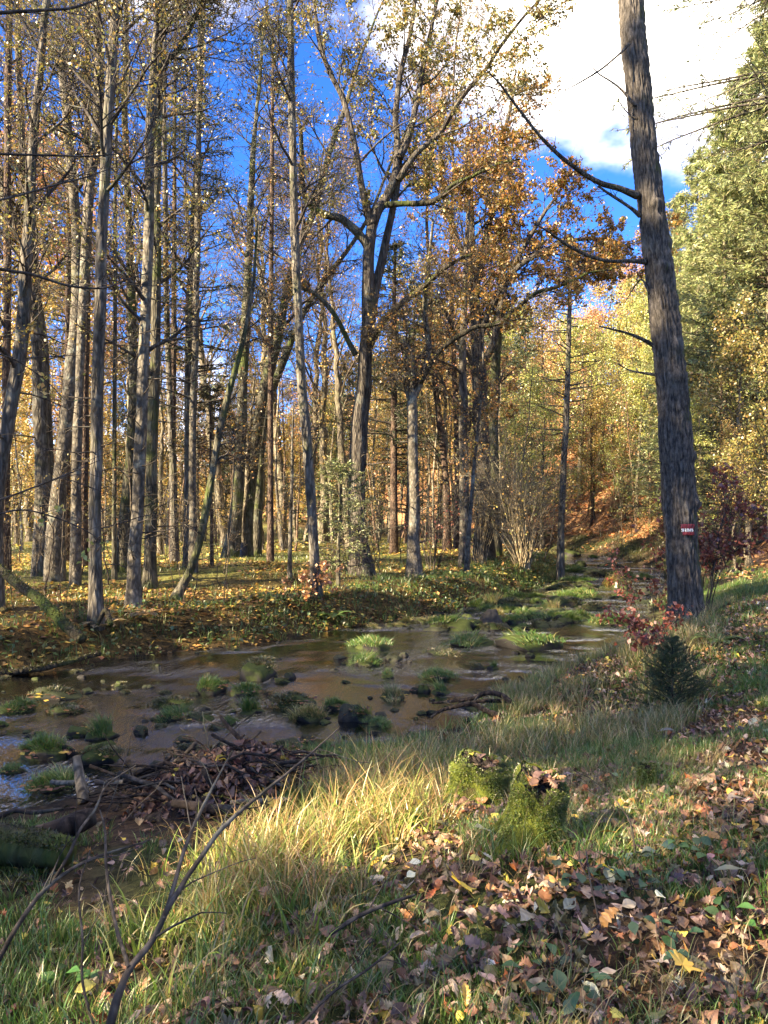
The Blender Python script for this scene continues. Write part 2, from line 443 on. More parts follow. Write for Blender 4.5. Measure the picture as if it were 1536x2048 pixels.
def leaves_on(P, per, size, pal, spread=.06, bag=None, jit=.2, droop=.25):
    B, n = P.shape[:2]
    N = int(B * per); pw = rng.gamma(.32, 1, B); idx = rng.choice(B, N, p=pw / pw.sum()); t = np.clip(rng.beta(2, 1.2, N), 0, .999) * (n - 1); i = t.astype(int); w = (t - i)[:, None]
    p = P[idx, i] * (1 - w) + P[idx, i + 1] * w + spread * rng.normal(size=(N, 3))
    k = gap(p); p = p[k]; N = len(p)
    d = rvec(N); d[:, 2] -= droop; d = nrm(d); L = size * (.65 + .7 * rng.random(N))
    V, Q = rhombs(p, d, rvec(N), L, L * (.55 + .25 * rng.random(N)))
    bag.add(V, Q, np.repeat(pick(pal, N, jit), 4, 0))

def branch_levels(P, R, n1, n2, n3, sp):
    """P (B,n,3) stems to branch from; returns list of levels"""
    l1 = sp.get('l1', 3.2)
    C1, R1 = spawn(P, R, n1, sp.get('t0', .35), .98, sp.get('ang', (.6, 1.15)), lambda t, pl, N: l1 * (1.15 - .75 * t) * (.6 + .7 * rng.random(N)), .42, 8, sp.get('wig', .13), sp.get('up', .06), .008)
    C2, R2 = spawn(C1, R1, n2, .25, .98, (.5, 1.1), lambda t, pl, N: pl * (.55 - .3 * t) * (.6 + .7 * rng.random(N)) + .25, .6, 6, .16, .04, .005)
    C3, R3 = spawn(C2, R2, n3, .2, 1., (.5, 1.1), lambda t, pl, N: (.3 + .35 * pl * (1 - .5 * t)) * (.6 + .7 * rng.random(N)), .6, 4, .2, .0, .0035)
    return (C1, R1), (C2, R2), (C3, R3)

def crown(P, R, sp, bagT, bagL):
    (C1, R1), (C2, R2), (C3, R3) = branch_levels(P, R, sp.get('n1', 12), sp.get('n2', 6), sp.get('n3', 6), sp)
    for (C, r, k) in ((C1, R1, 5), (C2, R2, 4), (C3, R3, 3)):
        ok = gap(C[:, -1]) & gap(C[:, 0])
        V, f = tubes(C[ok], r[ok], k); bagT.add(V, f)
    if sp.get('leaf', 0) > 0:
        leaves_on(C3, sp['leaf'], sp.get('size', .075), PAL[sp.get('pal', 'olive')], sp.get('spread', .04), bagL)

def conifer(P, R, sp, bagT, bagL):
    """whorled drooping boughs with hanging needle sprays"""
    n1 = sp.get('n1', 80); Lm = sp.get('l1', 2.4); t0 = sp.get('t0', .12)
    C1, R1 = spawn(P, R, n1, t0, .99, (1.25, 1.6), lambda t, pl, N: Lm * np.clip(1.04 - (t - t0) / (1 - t0), .03, 1) ** .8 * (.65 + .5 * rng.random(N)) + .12, .3, 7, .06, sp.get('droop', -.06), .006)
    s = np.linspace(0, 1, 7); L = np.linalg.norm(C1[:, -1] - C1[:, 0], axis=1)
    C1[:, :, 2] += (s ** 3)[None] * L[:, None] * .16
    C2, R2 = spawn(C1, R1, sp.get('n2', 12), .12, 1., (.6, 1.1), lambda t, pl, N: (.10 + .34 * pl * (1.1 - t)) * (.6 + .6 * rng.random(N)), .5, 4, .08, -.06, .003, flat=.25)
    ok = gap(C1[:, 3]) & gap(C1[:, -1])
    V, f = tubes(C1[ok], R1[ok], 4); bagT.add(V, f)
    if sp.get('twigs', True):
        ok = gap(C2[:, 1]); V, f = tubes(C2[ok], R2[ok], 3); bagT.add(V, f)
    for C, per in ((C2, sp.get('leaf', 9)), (C1, sp.get('leaf', 9) * 1.5)):
        B, n = C.shape[:2]; N = int(B * per)
        idx = rng.integers(0, B, N); t = np.clip(rng.random(N) * (n - 1), 0, n - 1.001); i = t.astype(int); w = (t - i)[:, None]
        p = C[idx, i] * (1 - w) + C[idx, i + 1] * w
        T = nrm(C[idx, i + 1] - C[idx, i]); q = nrm(np.cross(T, rvec(N)))
        d = nrm(T * .8 + q * (.45 + .5 * rng.random((N, 1))) + np.array([0, 0, -.28]))
        k = gap(p); p, d = p[k], d[k]; N = len(p); Ln = sp.get('size', .13) * (.6 + .8 * rng.random(N))
        V, Q = rhombs(p, d, rvec(N), Ln, Ln * sp.get('asp', .22), .06)
        bagL.add(V, Q, np.repeat(pick(PAL[sp.get('pal', 'needle')], N, .22), 4, 0))

def flare(P, R, n=4, amt=.38):
    s = np.arange(len(R)) / (len(R) - 1); L = np.linalg.norm(np.diff(P, axis=0), axis=1).sum()
    return R * (1 + amt * np.exp(-s * L / .35))

def knobby(V, amt, sc_=3.):
    q = V * np.array([sc_, sc_, sc_ * .5]); 
    return V + amt * np.c_[vnoise(q), vnoise(q + 40), vnoise(q + 80)]

def px_path(pts, Y, dY=0., k=5):
    p = crom(np.array(pts, float), k); u = np.linspace(0, 1, len(p))
    return np.array([at(a, b, Y + dY * t) for (a, b), t in zip(p, u)])

def hero(name, label, cat, pts, wpx, Y=None, sp=None, kind='broad', barkm='bark_grey', limbs=(), H=None, group=None, dY=0., lean_out=0., dead=6, colour=None):
    """tree whose stem follows points seen in the photograph (base first), carried on above the frame to height H"""
    sp = sp or {}
    if Y is None: Y = ground_at(*pts[0])[1]
    if H is not None and H >= 14 and name != 'oak_tree': H = max(H, CZ + 1035 * Y / F + 2.5)      # tall trunks run on out of the top of the view
    P = px_path(pts, Y, dY); s = np.linspace(0, 1, len(P))
    P[0, 2] = h1(P[0, 0], P[0, 1]) - .12
    R = np.interp(s, np.linspace(0, 1, len(wpx)), wpx) * .93 * Y / F / 2
    base = P[0].copy(); base[2] += .12
    top = P[-1]
    if H is not None and top[2] < H:
        d = nrm(P[-1] - P[-4]); d[:2] *= .6; d = nrm(d); n = max(3, int((H - top[2]) / .7)); q = [top]
        for _ in range(n):
            d = nrm(d + .035 * rng.normal(size=3) + np.array([0, 0, .02])); q.append(q[-1] + d * (H - top[2]) / n)
        P = np.vstack([P, q[1:]]); R = np.r_[R, np.linspace(R[-1], .02, n + 1)[1:]]
    R = flare(P, R)
    t = thing(name, label, cat, base, group)
    V, f = tubes(P, R, 14); V = knobby(V, .25 * R.mean(), 2.2)
    link('trunk', mesh('trunk', V - base, f, None, True, M[barkm]), t, color=colour)
    m = 40
    def rs(P_, R_):
        u = np.linspace(0, 1, len(P_)); v = np.linspace(0, 1, m)
        return np.stack([np.interp(v, u, P_[:, a]) for a in range(3)], 1)[None], np.interp(v, u, R_)[None]
    PP, RR = rs(P, R); bt, bl = Bag(), Bag()
    (conifer if kind == 'conifer' else crown)(PP, RR, sp, bt, bl)
    if dead:
        C, r = spawn(PP, RR, dead, .10, .5, (1.1, 1.7), lambda t_, pl, N: .4 + 1.1 * rng.random(N), .14, 6, .13, .0, .005)
        V, f = tubes(C, r, 4); bt.add(V, f)
        C2, r2 = spawn(C, r, 3, .3, .95, (.5, 1.), lambda t_, pl, N: pl * .4, .6, 4, .15, .0, .004); V, f = tubes(C2, r2, 3); bt.add(V, f)
    for L in limbs:
        lp, lw, ldY = L[0], L[1], L[2]; lsp = dict(L[3]) if len(L) > 3 else None
        Q_ = px_path(lp, Y, ldY, 6); r_ = np.interp(np.linspace(0, 1, len(Q_)), np.linspace(0, 1, len(lw)), lw) * Y / F / 2
        V, f = tubes(Q_, r_, 8, True); V = knobby(V, .2 * r_.mean(), 3)
        link('limb', mesh('limb', V - base, f, None, True, M[L[4] if len(L) > 4 else barkm]), t, color=colour)
        if lsp is not None:
            a, b = rs(Q_, r_); crown(a, b, lsp, bt, bl)
    if bt.n: link('twigs', bt.mesh('twigs', M['twig'], base), t, kind='stuff')
    if bl.n: link('foliage', bl.mesh('foliage', M['needle' if kind == 'conifer' else 'leaf'], base), t, kind='stuff')
    return t

# ------------------------------------------------------------------ tree kinds that stand more than once (built once, then copied)
def stock(kind, H, r, sp, seedwob=.05, barkm='bark_grey', n=26):
    LOCAL[0] = True
    P = np.zeros((n, 3)); z = np.linspace(-.15, H, n); P[:, 2] = z
    w = np.cumsum(rng.normal(size=(n, 2)) * seedwob, 0); w -= w[0]; P[:, :2] = w
    R = np.linspace(r, .018, n); R = flare(P, R)
    V, f = tubes(P, R, 9)
    bt, bl = Bag(), Bag()
    (conifer if kind == 'conifer' else crown)(P[None], R[None], sp, bt, bl)
    LOCAL[0] = False
    out_ = [('trunk', mesh('trunk', V, f, None, True, M[barkm]), None)]
    if bt.n: out_.append(('twigs', bt.mesh('twigs', M['twig']), 'stuff'))
    if bl.n: out_.append(('foliage', bl.mesh('foliage', M['needle' if kind == 'conifer' else 'leaf']), 'stuff'))
    return out_

def plant(st, name, label, cat, x, y, sc_=1., rz=None, tilt=0., colour=(1, 1, 1), group=None, z=None, bark=(1.4, 1.32, 1.15)):
    rz = rng.random() * 6.283 if rz is None else rz
    t = thing(name, label, cat, (x, y, h1(x, y) if z is None else z), group, (tilt * rng.normal(), tilt * rng.normal(), rz), sc_)
    for nm, me, kd in st:
        link(nm, me, t, color=bark if nm != 'foliage' else colour, kind=kd)
    return t

def open_shafts(t):
    """a tree beside a sun gap: boughs that reach into it are left out of that tree's own foliage"""
    bpy.context.view_layer.update()
    for o in list(t.children):
        if o.name.startswith('trunk'): continue
        me = o.data; n = len(me.vertices); co = np.empty(n * 3, np.float32); me.vertices.foreach_get('co', co); co = co.reshape(-1, 3)
        Mx = np.array(o.matrix_world); w = co @ Mx[:3, :3].T + Mx[:3, 3]
        bad = ~gap(w)
        if not bad.any(): continue
        nl = len(me.loops); lv = np.empty(nl, np.int32); me.loops.foreach_get('vertex_index', lv)
        Fq = lv.reshape(-1, 4); kp = ~bad[Fq].any(1); col = None
        if 'Col' in me.color_attributes:
            cc = np.empty(n * 4, np.float32); me.color_attributes['Col'].data.foreach_get('color', cc); col = cc.reshape(-1, 4)[:, :3]
        Fk = Fq[kp]; us, inv = np.unique(Fk.ravel(), return_inverse=True)
        o.data = mesh(me.name, co[us], inv.reshape(-1, 4).astype(np.int32), None if col is None else col[us], True, me.materials[0])
# ------------------------------------------------------------------ where the sun reaches the near bank
for (px, py, r) in ((500, 1690, .30), (620, 1660, .42), (740, 1640, .42), (850, 1600, .34), (960, 1570, .25), (420, 1730, .22), (760, 1710, .28)):
    CORR.append((ground_at(px, py) + np.array([0, 0, .15]), r))
for (x, y, r) in ((3.2, 24.5, 1.0), (4.6, 24.5, .9), (5.6, 25.5, .7), (6.5, 22.5, .5)):
    CORR.append((np.array([x, y, h1(x, y)]), r))

# ------------------------------------------------------------------ the big tree on the near bank
def big_tree():
    Y = 11.4
    pts = [(1374, 1268), (1371, 1200), (1364, 1100), (1357, 1000), (1351, 900), (1342, 760), (1325, 600), (1309, 480), (1294, 350), (1283, 220), (1270, 100), (1262, 0)]
    wd = [74, 68, 67, 67, 67, 64, 61, 57, 54, 52, 52, 52]
    P = px_path(pts, Y, .6, 12); n0 = len(P)
    R = np.interp(np.linspace(0, 1, n0), np.linspace(0, 1, len(wd)), wd) * Y / F / 2
    base = P[0].copy(); base[2] = h1(base[0], base[1]); P[0, 2] = base[2] - .15
    q = [P[-1]]; d = nrm(P[-1] - P[-6])
    for _ in range(40):
        d = nrm(d + .03 * rng.normal(size=3) + np.array([.0, 0, .01])); q.append(q[-1] + d * .27)
    # fine rings for bark furrows
    Pl = np.vstack([P, q[1:]]); Rl = np.r_[R, np.linspace(R[-1], .06, 41)[1:]]
    Rl = flare(Pl, Rl, amt=.5)
    s = np.r_[0, np.cumsum(np.linalg.norm(np.diff(Pl, axis=0), axis=1))]; u = np.linspace(0, s[-1], 560)
    Pf = np.stack([np.interp(u, s, Pl[:, a]) for a in range(3)], 1); Rf = np.interp(u, s, Rl)
    K = 120; V, f = tubes(Pf, Rf, K)
    th = np.tile(np.arange(K) / K * 2 * math.pi, len(u)); zz = np.repeat(u, K); rr = np.repeat(Rf, K)
    c = np.c_[np.cos(th) * 10, np.sin(th) * 10, zz * 5.2]
    w = .6 * np.c_[vnoise(c * .5), vnoise(c * .5 + 11), 0 * zz]
    rid = 1 - np.abs(vnoise(c + w)) * 2.2; rid2 = 1 - np.abs(vnoise(c * np.array([2.1, 2.1, 1.7]) + 7)) * 2
    lump = fbm(np.c_[np.cos(th) * 1.2, np.sin(th) * 1.2, zz * .9], 3)
    ctr = np.repeat(Pf, K, 0); out_ = nrm(V - ctr)
    cr = 1 - np.abs(vnoise(np.c_[np.cos(th) * 5, np.sin(th) * 5, zz * 11] + 3)) * 3
    disp = -.027 * np.clip(rid, 0, 1) - .011 * np.clip(rid2, 0, 1) - .008 * np.clip(cr, 0, 1) + .024 * lump
    disp = disp + .10 * np.exp(-zz / .30) * (.3 + np.cos(4 * th + 1.2) * .6 + .35 * np.cos(7 * th))          # root buttresses
    for (bx, by, ba) in ((1283, 392, math.pi), (1288, 432, math.pi), (1296, 524, math.pi), (1314, 692, math.pi), (1322, 750, math.pi), (1345, 620, 0.), (1345, 915, 4.4), (1250, 95, math.pi), (1335, 470, 4.6), (1352, 1010, 4.1), (1290, 60, .3), (1318, 380, .2)):
        zb = at(bx, by, Y)[2]; kk = np.argmin(np.abs(Pf[:, 2] - zb)); da = np.abs((th - ba + math.pi) % (2 * math.pi) - math.pi)
        disp = disp + (.05 + .03 * rng.random()) * np.exp(-((zz - u[kk]) / .09) ** 2 - (da / .4) ** 2)
    # burrs where dead branches leave
    t = thing('tall_tree', 'tall straight tree with a red and white trail mark on its furrowed trunk', 'tree', base)
    V = V + out_ * disp[:, None]
    m, tr_, nn = mat_base('furrowed_trunk_bark')
    tcn = nn('ShaderNodeTexCoord').outputs['Object']; geo = nn('ShaderNodeNewGeometry')
    cav = nn('ShaderNodeAttribute', attribute_name='Col').outputs['Color']
    v = nn('ShaderNodeMapping', {0: tcn, 'Scale': (1, 1, .38)}).outputs[0]
    a = noise(nn, v, 26, 6, .7)
    base_c = mix(nn, ramp(nn, a, .3, .7), (.038, .032, .026, 1), (.165, .142, .115, 1))
    base_c = mix(nn, 1.0, base_c, cav, 'MULTIPLY')
    gr = noise(nn, tcn, 2.0, 4); base_c = mix(nn, ramp(nn, gr, .55, .75, 0, .35), base_c, (.21, .22, .19, 1))
    nx = nn('ShaderNodeSeparateXYZ', {0: geo.outputs['Normal']}).outputs[0]
    ms = nn('ShaderNodeMath', {0: nn('ShaderNodeMath', {0: nx, 1: .42}, operation='MULTIPLY').outputs[0], 1: noise(nn, tcn, 2.7, 4, .65)}, operation='ADD').outputs[0]
    base_c = mix(nn, ramp(nn, ms, .72, .95, 0, .85), base_c, (.060, .075, .016, 1))
    bp = nn('ShaderNodeBump', {'Strength': .9, 'Distance': .015, 'Height': a})
    p = nn('ShaderNodeBsdfPrincipled', {'Base Color': base_c, 'Roughness': .88, 'Normal': bp.outputs[0], 'Specular IOR Level': .25})
    nn('ShaderNodeOutputMaterial', {0: p.outputs[0]})
    M['trunk_big'] = m
    # cavity darkening of furrows and cracks put into the bark colour
    cavc = (1.05 - .5 * np.clip(rid, 0, 1) - .25 * np.clip(rid2, 0, 1) - .2 * np.clip(cr, 0, 1))[:, None] * np.ones(3)
    link('trunk', mesh('trunk', V - base, f, cavc, True, m), t)
    def branch(lp, lw, dY, fork=()):
        Q_ = px_path(lp, Y + .35, dY, 6); r_ = np.interp(np.linspace(0, 1, len(Q_)), np.linspace(0, 1, len(lw)), lw) * Y / F / 2
        V, f = tubes(Q_, r_, 8, True); V = knobby(V, .25 * r_.mean(), 4)
        b = link('dead_branch', mesh('dead_branch', V - base, f, None, True, M['bark_oak']), t)
        tw, rw = spawn(Q_[None], r_[None], 7, .35, .98, (.4, 1.1), lambda t_, pl, N: .15 + .35 * rng.random(N), .4, 5, .18, .0, .003)
        V, f = tubes(tw, rw, 3); link('twigs', mesh('twigs', V - base, f, None, True, M['twig']), b, kind='stuff')
    branch([(1275, 392), (1245, 380), (1200, 366), (1160, 343), (1120, 313), (1080, 272), (1040, 222), (1003, 172), (972, 140)], [17, 13, 11, 9, 8, 6, 5, 4, 2], -1.2)
    branch([(1280, 432), (1260, 415), (1225, 393), (1196, 372)], [10, 7, 6, 4], -.3)
    branch([(1292, 524), (1255, 522), (1210, 521), (1170, 508), (1130, 487), (1097, 464), (1068, 446)], [12, 8, 7, 7, 6, 4, 2], -1.)
    branch([(1258, 88), (1235, 112), (1200, 140), (1165, 162), (1130, 182)], [7, 4, 4, 3, 1.5], -.5)
    branch([(1270, 212), (1245, 182), (1225, 165), (1198, 148), (1183, 132)], [7, 5, 4, 3, 1.5], .4)
    branch([(1308, 692), (1275, 674), (1240, 662), (1198, 653)], [10, 7, 5, 3], -.4)
    branch([(1314, 750), (1285, 746), (1258, 740), (1235, 727)], [8, 5, 3, 2], .3)
    branch([(1300, 590), (1285, 560), (1270, 572), (1250, 605)], [6, 4, 3, 1.5], .2)
    branch([(1275, 238), (1262, 232), (1248, 218), (1240, 205)], [4, 3, 2, 1], .1)
    # crown above the frame
    PP, RR = Pf[None, 300:], Rf[None, 300:]
    bt, bl = Bag(), Bag()
    crown(PP, RR, dict(n1=16, n2=6, n3=5, l1=3.6, t0=.35, leaf=3, pal='olive', size=.08, ang=(.5, 1.0)), bt, bl)
    link('twigs', bt.mesh('twigs', M['twig'], base), t, kind='stuff'); link('foliage', bl.mesh('foliage', M['leaf'], base), t, kind='stuff')
    # painted trail mark: red bar, white bar in brush strokes, red bar, following the bark
    def bar(y0, y1, col, nm, x0, x1, breaks):
        zs = [at(0, yy, Y)[2] for yy in (y0, y1)]
        b = Bag()
        for (xa, xb) in breaks:
            nx_, nz_ = max(3, int((xb - xa) * 2)), 7
            G = []
            for zc in np.linspace(zs[1], zs[0], nz_):
                kk = int(np.argmin(np.abs(Pf[:, 2] - zc)))
                wob = rng.normal() * .0022
                j0, j1 = rng.normal() * .5, rng.normal() * .5
                for xx in np.linspace(xa + j0 * .4, xb + j1 * .4, nx_):
                    X = at(xx, (y0 + y1) / 2, Y)[0] + wob
                    cx, cyy, r0 = Pf[kk, 0], Pf[kk, 1], Rf[kk]
                    sx = np.clip((X - cx) / r0, -.98, .98); r1 = r0 + .013 + .006 * vnoise(np.array([[X * 60, zc * 12, 3.]]))[0]
                    G.append((cx + r1 * sx, cyy - r1 * math.sqrt(1 - sx * sx), zc))
            jj, ii = np.meshgrid(np.arange(nx_ - 1), np.arange(nz_ - 1)); o = ii * nx_ + jj
            b.add(np.array(G), np.stack([o, o + 1, o + nx_ + 1, o + nx_], -1).reshape(-1, 4))
        mm, t_, n_ = mat_base(nm + '_paint'); tc_ = n_('ShaderNodeTexCoord').outputs['Object']
        cc = mix(n_, ramp(n_, noise(n_, n_('ShaderNodeMapping', {0: tc_, 'Scale': (1, 1, .25)}).outputs[0], 70, 3), .45, .62), (*col, 1), (col[0] * .35 + .01, col[1] * .35 + .008, col[2] * .35 + .008, 1))
        n_('ShaderNodeOutputMaterial', {0: n_('ShaderNodeBsdfPrincipled', {'Base Color': cc, 'Roughness': .6}).outputs[0]})
        me = b.mesh(nm, mm, base)
        mo = link(nm, me, mark); so = mo.modifiers.new('t', 'SOLIDIFY'); so.thickness = .004; so.offset = 1
        return mo
    mark = link('trail_mark', None, t)
    bar(1048, 1057, (.19, .012, .018), 'red_bar', 0, 0, [(1356, 1360.6), (1361, 1365.8), (1366.1, 1372.6), (1373, 1377.2), (1377.4, 1382)])
    bar(1057, 1063.5, (.62, .62, .60), 'white_bar', 0, 0, [(1357.5, 1362), (1363.5, 1366), (1367, 1371), (1372, 1374.5), (1375, 1379)])
    bar(1063.5, 1070, (.21, .012, .018), 'red_bar', 0, 0, [(1359, 1363.7), (1364, 1369.5), (1370, 1375.2), (1375.5, 1382)])
big_tree()

# ------------------------------------------------------------------ the trees across the water, one by one
sparse = dict(n1=17, n2=9, n3=8, l1=2.7, t0=.36, leaf=2.0, pal='olive', size=.062)
bare = dict(n1=20, n2=10, n3=9, l1=2.8, t0=.34, leaf=.7, pal='ochre', size=.075)
yell = dict(n1=16, n2=9, n3=7, l1=2.7, t0=.32, leaf=3.4, pal='ochre', size=.07)
spr = dict(n1=75, n2=11, l1=1.9, t0=.28, leaf=4.5, pal='needle', size=.15, asp=.2)
G1 = None
hero('alder_tree', 'thin upright trunk at the extreme left edge of the far bank', 'tree', [(12, 1110), (12, 900), (14, 600), (15, 300), (18, 0)], [19, 17, 16, 15, 14], 21, dict(yell), barkm='bark_pine', H=17)
hero('alder_tree', 'curved grey trunk bowing out of the left edge then leaning right', 'tree', [(-14, 1150), (-8, 1000), (4, 910), (22, 815), (40, 705), (49, 590), (58, 450), (66, 320), (76, 175), (92, 0)], [38, 34, 33, 31, 29, 27, 24, 20, 18, 15], 14.5, dict(sparse), H=15)
hero('alder_tree', 'leaning trunk near the left edge that tips left towards its top', 'tree', [(86, 1100), (83, 900), (77, 720), (66, 600), (58, 545), (43, 490), (22, 425), (2, 360), (-15, 250)], [36, 30, 27, 26, 25, 22, 20, 18, 16], 22, dict(yell), H=14)
hero('alder_tree', 'straight trunk standing close against the leaning trunk near the left edge', 'tree', [(104, 1098), (95, 900), (86, 700), (74, 600), (66, 500), (52, 380), (40, 200), (36, 60), (34, 0)], [26, 22, 22, 20, 19, 17, 14, 13, 12], 22.6, dict(sparse), H=16)
hero('alder_tree', 'pale trunk with a high crook and two mossy forks at the left', 'tree', [(108, 1098), (122, 930), (140, 780), (152, 640), (155, 500), (147, 400), (137, 280), (131, 200), (123, 145)], [34, 30, 29, 28, 24, 22, 19, 17, 15], 20, dict(sparse, t0=.6, n1=7), barkm='bark_pale', dead=9,
     limbs=[([(123, 148), (112, 118), (98, 88), (90, 45), (88, 0), (80, -120)], [11, 9, 8, 7, 6, 3], .8, dict(sparse, t0=.3, n1=9, l1=1.8), 'bark_moss'), ([(123, 148), (134, 122), (146, 114), (140, 90), (124, 60), (106, 25), (96, 0), (60, -110)], [11, 10, 9, 9, 8, 7, 6, 3], -.6, dict(sparse, t0=.3, n1=9, l1=1.8), 'bark_moss')])
hero('alder_tree', 'pale sunlit trunk rising just left of the nearest grey trunk', 'tree', [(150, 1085), (158, 800), (168, 560), (178, 400), (194, 260), (200, 130), (194, 60), (192, 0)], [20, 19, 20, 20, 22, 19, 17, 16], 19, dict(sparse), barkm='bark_pale', H=16)
hero('pine_tree', 'reddish straight trunk behind the nearest grey trunk at left', 'tree', [(168, 1075), (170, 850), (172, 600), (174, 300), (176, 0)], [18, 17, 16, 14, 11], 25, dict(spr, t0=.45, n1=60), 'conifer', 'bark_pine', H=17, dead=8)
hero('alder_tree', 'nearest grey trunk on the far bank with short dead stubs', 'tree', [(190, 1246), (191, 1100), (192, 950), (193, 800), (197, 640), (205, 450), (214, 260), (225, 125), (233, 0)], [30, 27, 26, 26, 24, 23, 21, 20, 18], None, dict(sparse, t0=.55), H=16, dead=26)
hero('ash_pole', 'slim straight pole of a tree standing in the meadow at left', 'tree', [(229, 1160), (229, 900), (230, 600), (232, 300), (236, 120)], [10, 9, 8, 7, 5], None, dict(sparse, n1=8, n2=5, n3=4, l1=1.2, t0=.5), H=12, barkm='bark_moss', dead=3)
hero('alder_tree', 'grey trunk with mossy foot leaning behind the forked trunk pair', 'tree', [(247, 1108), (258, 950), (268, 780), (266, 690), (262, 560), (256, 420), (250, 200), (252, 0)], [30, 23, 22, 19, 17, 15, 13, 11], 23, dict(yell), barkm='bark_moss', H=17)
hero('alder_tree', 'stout pale trunk with one big upswept limb near its top', 'tree', [(265, 1212), (270, 1120), (278, 980), (285, 780), (290, 640), (297, 460), (301, 260), (307, 150)], [32, 27, 25, 25, 24, 22, 21, 18], None, dict(sparse, t0=.5, n1=10), barkm='bark_pale', dead=20,
     limbs=[([(303, 160), (320, 134), (345, 112), (372, 75), (390, 35), (402, 0), (430, -90)], [13, 12, 11, 10, 9, 8, 4], .5, dict(sparse, t0=.3, l1=2.), 'bark_moss'), ([(305, 160), (309, 100), (314, 40), (318, -20), (326, -160), (335, -330)], [14, 12, 11, 10, 7, 3], -.2, dict(sparse, t0=.2))])
hero('alder_tree', 'dark trunk right behind the stout pale trunk, ivy at its foot', 'tree', [(299, 1176), (302, 1050), (305, 900), (309, 740), (312, 560), (313, 360), (319, 160), (322, 0)], [27, 25, 24, 22, 20, 17, 14, 12], None, dict(sparse), barkm='bark_moss', H=17, dead=16)
hero('alder_tree', 'far trunk between the dark trunk and the straight spruce', 'tree', [(350, 1085), (345, 920), (338, 760), (333, 600), (331, 400), (328, 200), (330, 0)], [17, 15, 13, 12, 11, 10, 8], 27, dict(yell), H=17)
hero('spruce_tree', 'tall straight spruce with drooping sprays, left of the leaning sapling', 'tree', [(386, 1115), (385, 900), (388, 760), (392, 640), (395, 450), (398, 250), (400, 0)], [17, 15, 15, 14, 13, 11, 9], 22, dict(spr, t0=.22, n1=95), 'conifer', 'bark_pale', H=19, dead=10)
hero('alder_tree', 'dull trunk doubled close behind the straight spruce', 'tree', [(378, 1105), (377, 900), (378, 700), (381, 560), (388, 430), (396, 300), (405, 100)], [22, 19, 18, 16, 14, 12, 9], 24, dict(sparse), H=15)
hero('leaning_sapling', 'slim sapling leaning far right with a mossy curved foot', 'tree', [(350, 1199), (366, 1168), (384, 1130), (404, 1060), (420, 970), (434, 890), (453, 805), (474, 730), (488, 675), (500, 610)], [24, 19, 17, 16, 15, 15, 14, 12, 10, 8], None, dict(bare, n1=8, l1=1.4, t0=.45), barkm='bark_moss', H=8.0, dead=12)
hero('mossy_tree', 'dark trunk with thick mossy foot beside the black stump', 'tree', [(463, 1106), (472, 1040), (478, 950), (483, 850), (486, 750), (492, 650), (498, 500), (505, 350)], [42, 28, 25, 23, 22, 20, 16, 12], 31, dict(sparse, t0=.5), barkm='bark_moss', H=17)
hero('alder_tree', 'leaning trunk sweeping right above the black stump', 'tree', [(490, 1096), (498, 1000), (508, 905), (520, 820), (535, 755), (552, 690), (570, 600), (595, 500), (628, 420), (660, 300), (690, 215)], [28, 26, 25, 24, 23, 22, 18, 16, 14, 12, 9], 32, dict(bare, t0=.4, l1=3.2, leaf=.8), barkm='bark_moss', H=17, lean_out=1.)
hero('alder_tree', 'second leaning trunk just right of the first one that sweeps right', 'tree', [(512, 1092), (522, 900), (540, 800), (562, 735), (580, 690), (610, 620), (660, 545), (710, 480), (745, 420)], [20, 18, 17, 16, 14, 12, 11, 9, 7], 33, dict(bare, t0=.4, l1=3.0), barkm='bark_moss', H=16)
hero('maple_tree', 'tall slender trunk with rusty leaves around its bare foot', 'tree', [(636, 1192), (629, 1110), (622, 1000), (613, 880), (604, 770), (598, 650), (591, 520), (587, 400), (585, 250), (582, 100), (580, 0)], [21, 21, 22, 22, 21, 20, 19, 18, 17, 15, 13], None, dict(sparse, t0=.5, leaf=3), barkm='bark_grey', H=18, dead=14)
ok = dict(n1=11, n2=8, n3=8, l1=2.9, t0=.22, leaf=7, pal='olive', size=.085, ang=(.5, 1.1))
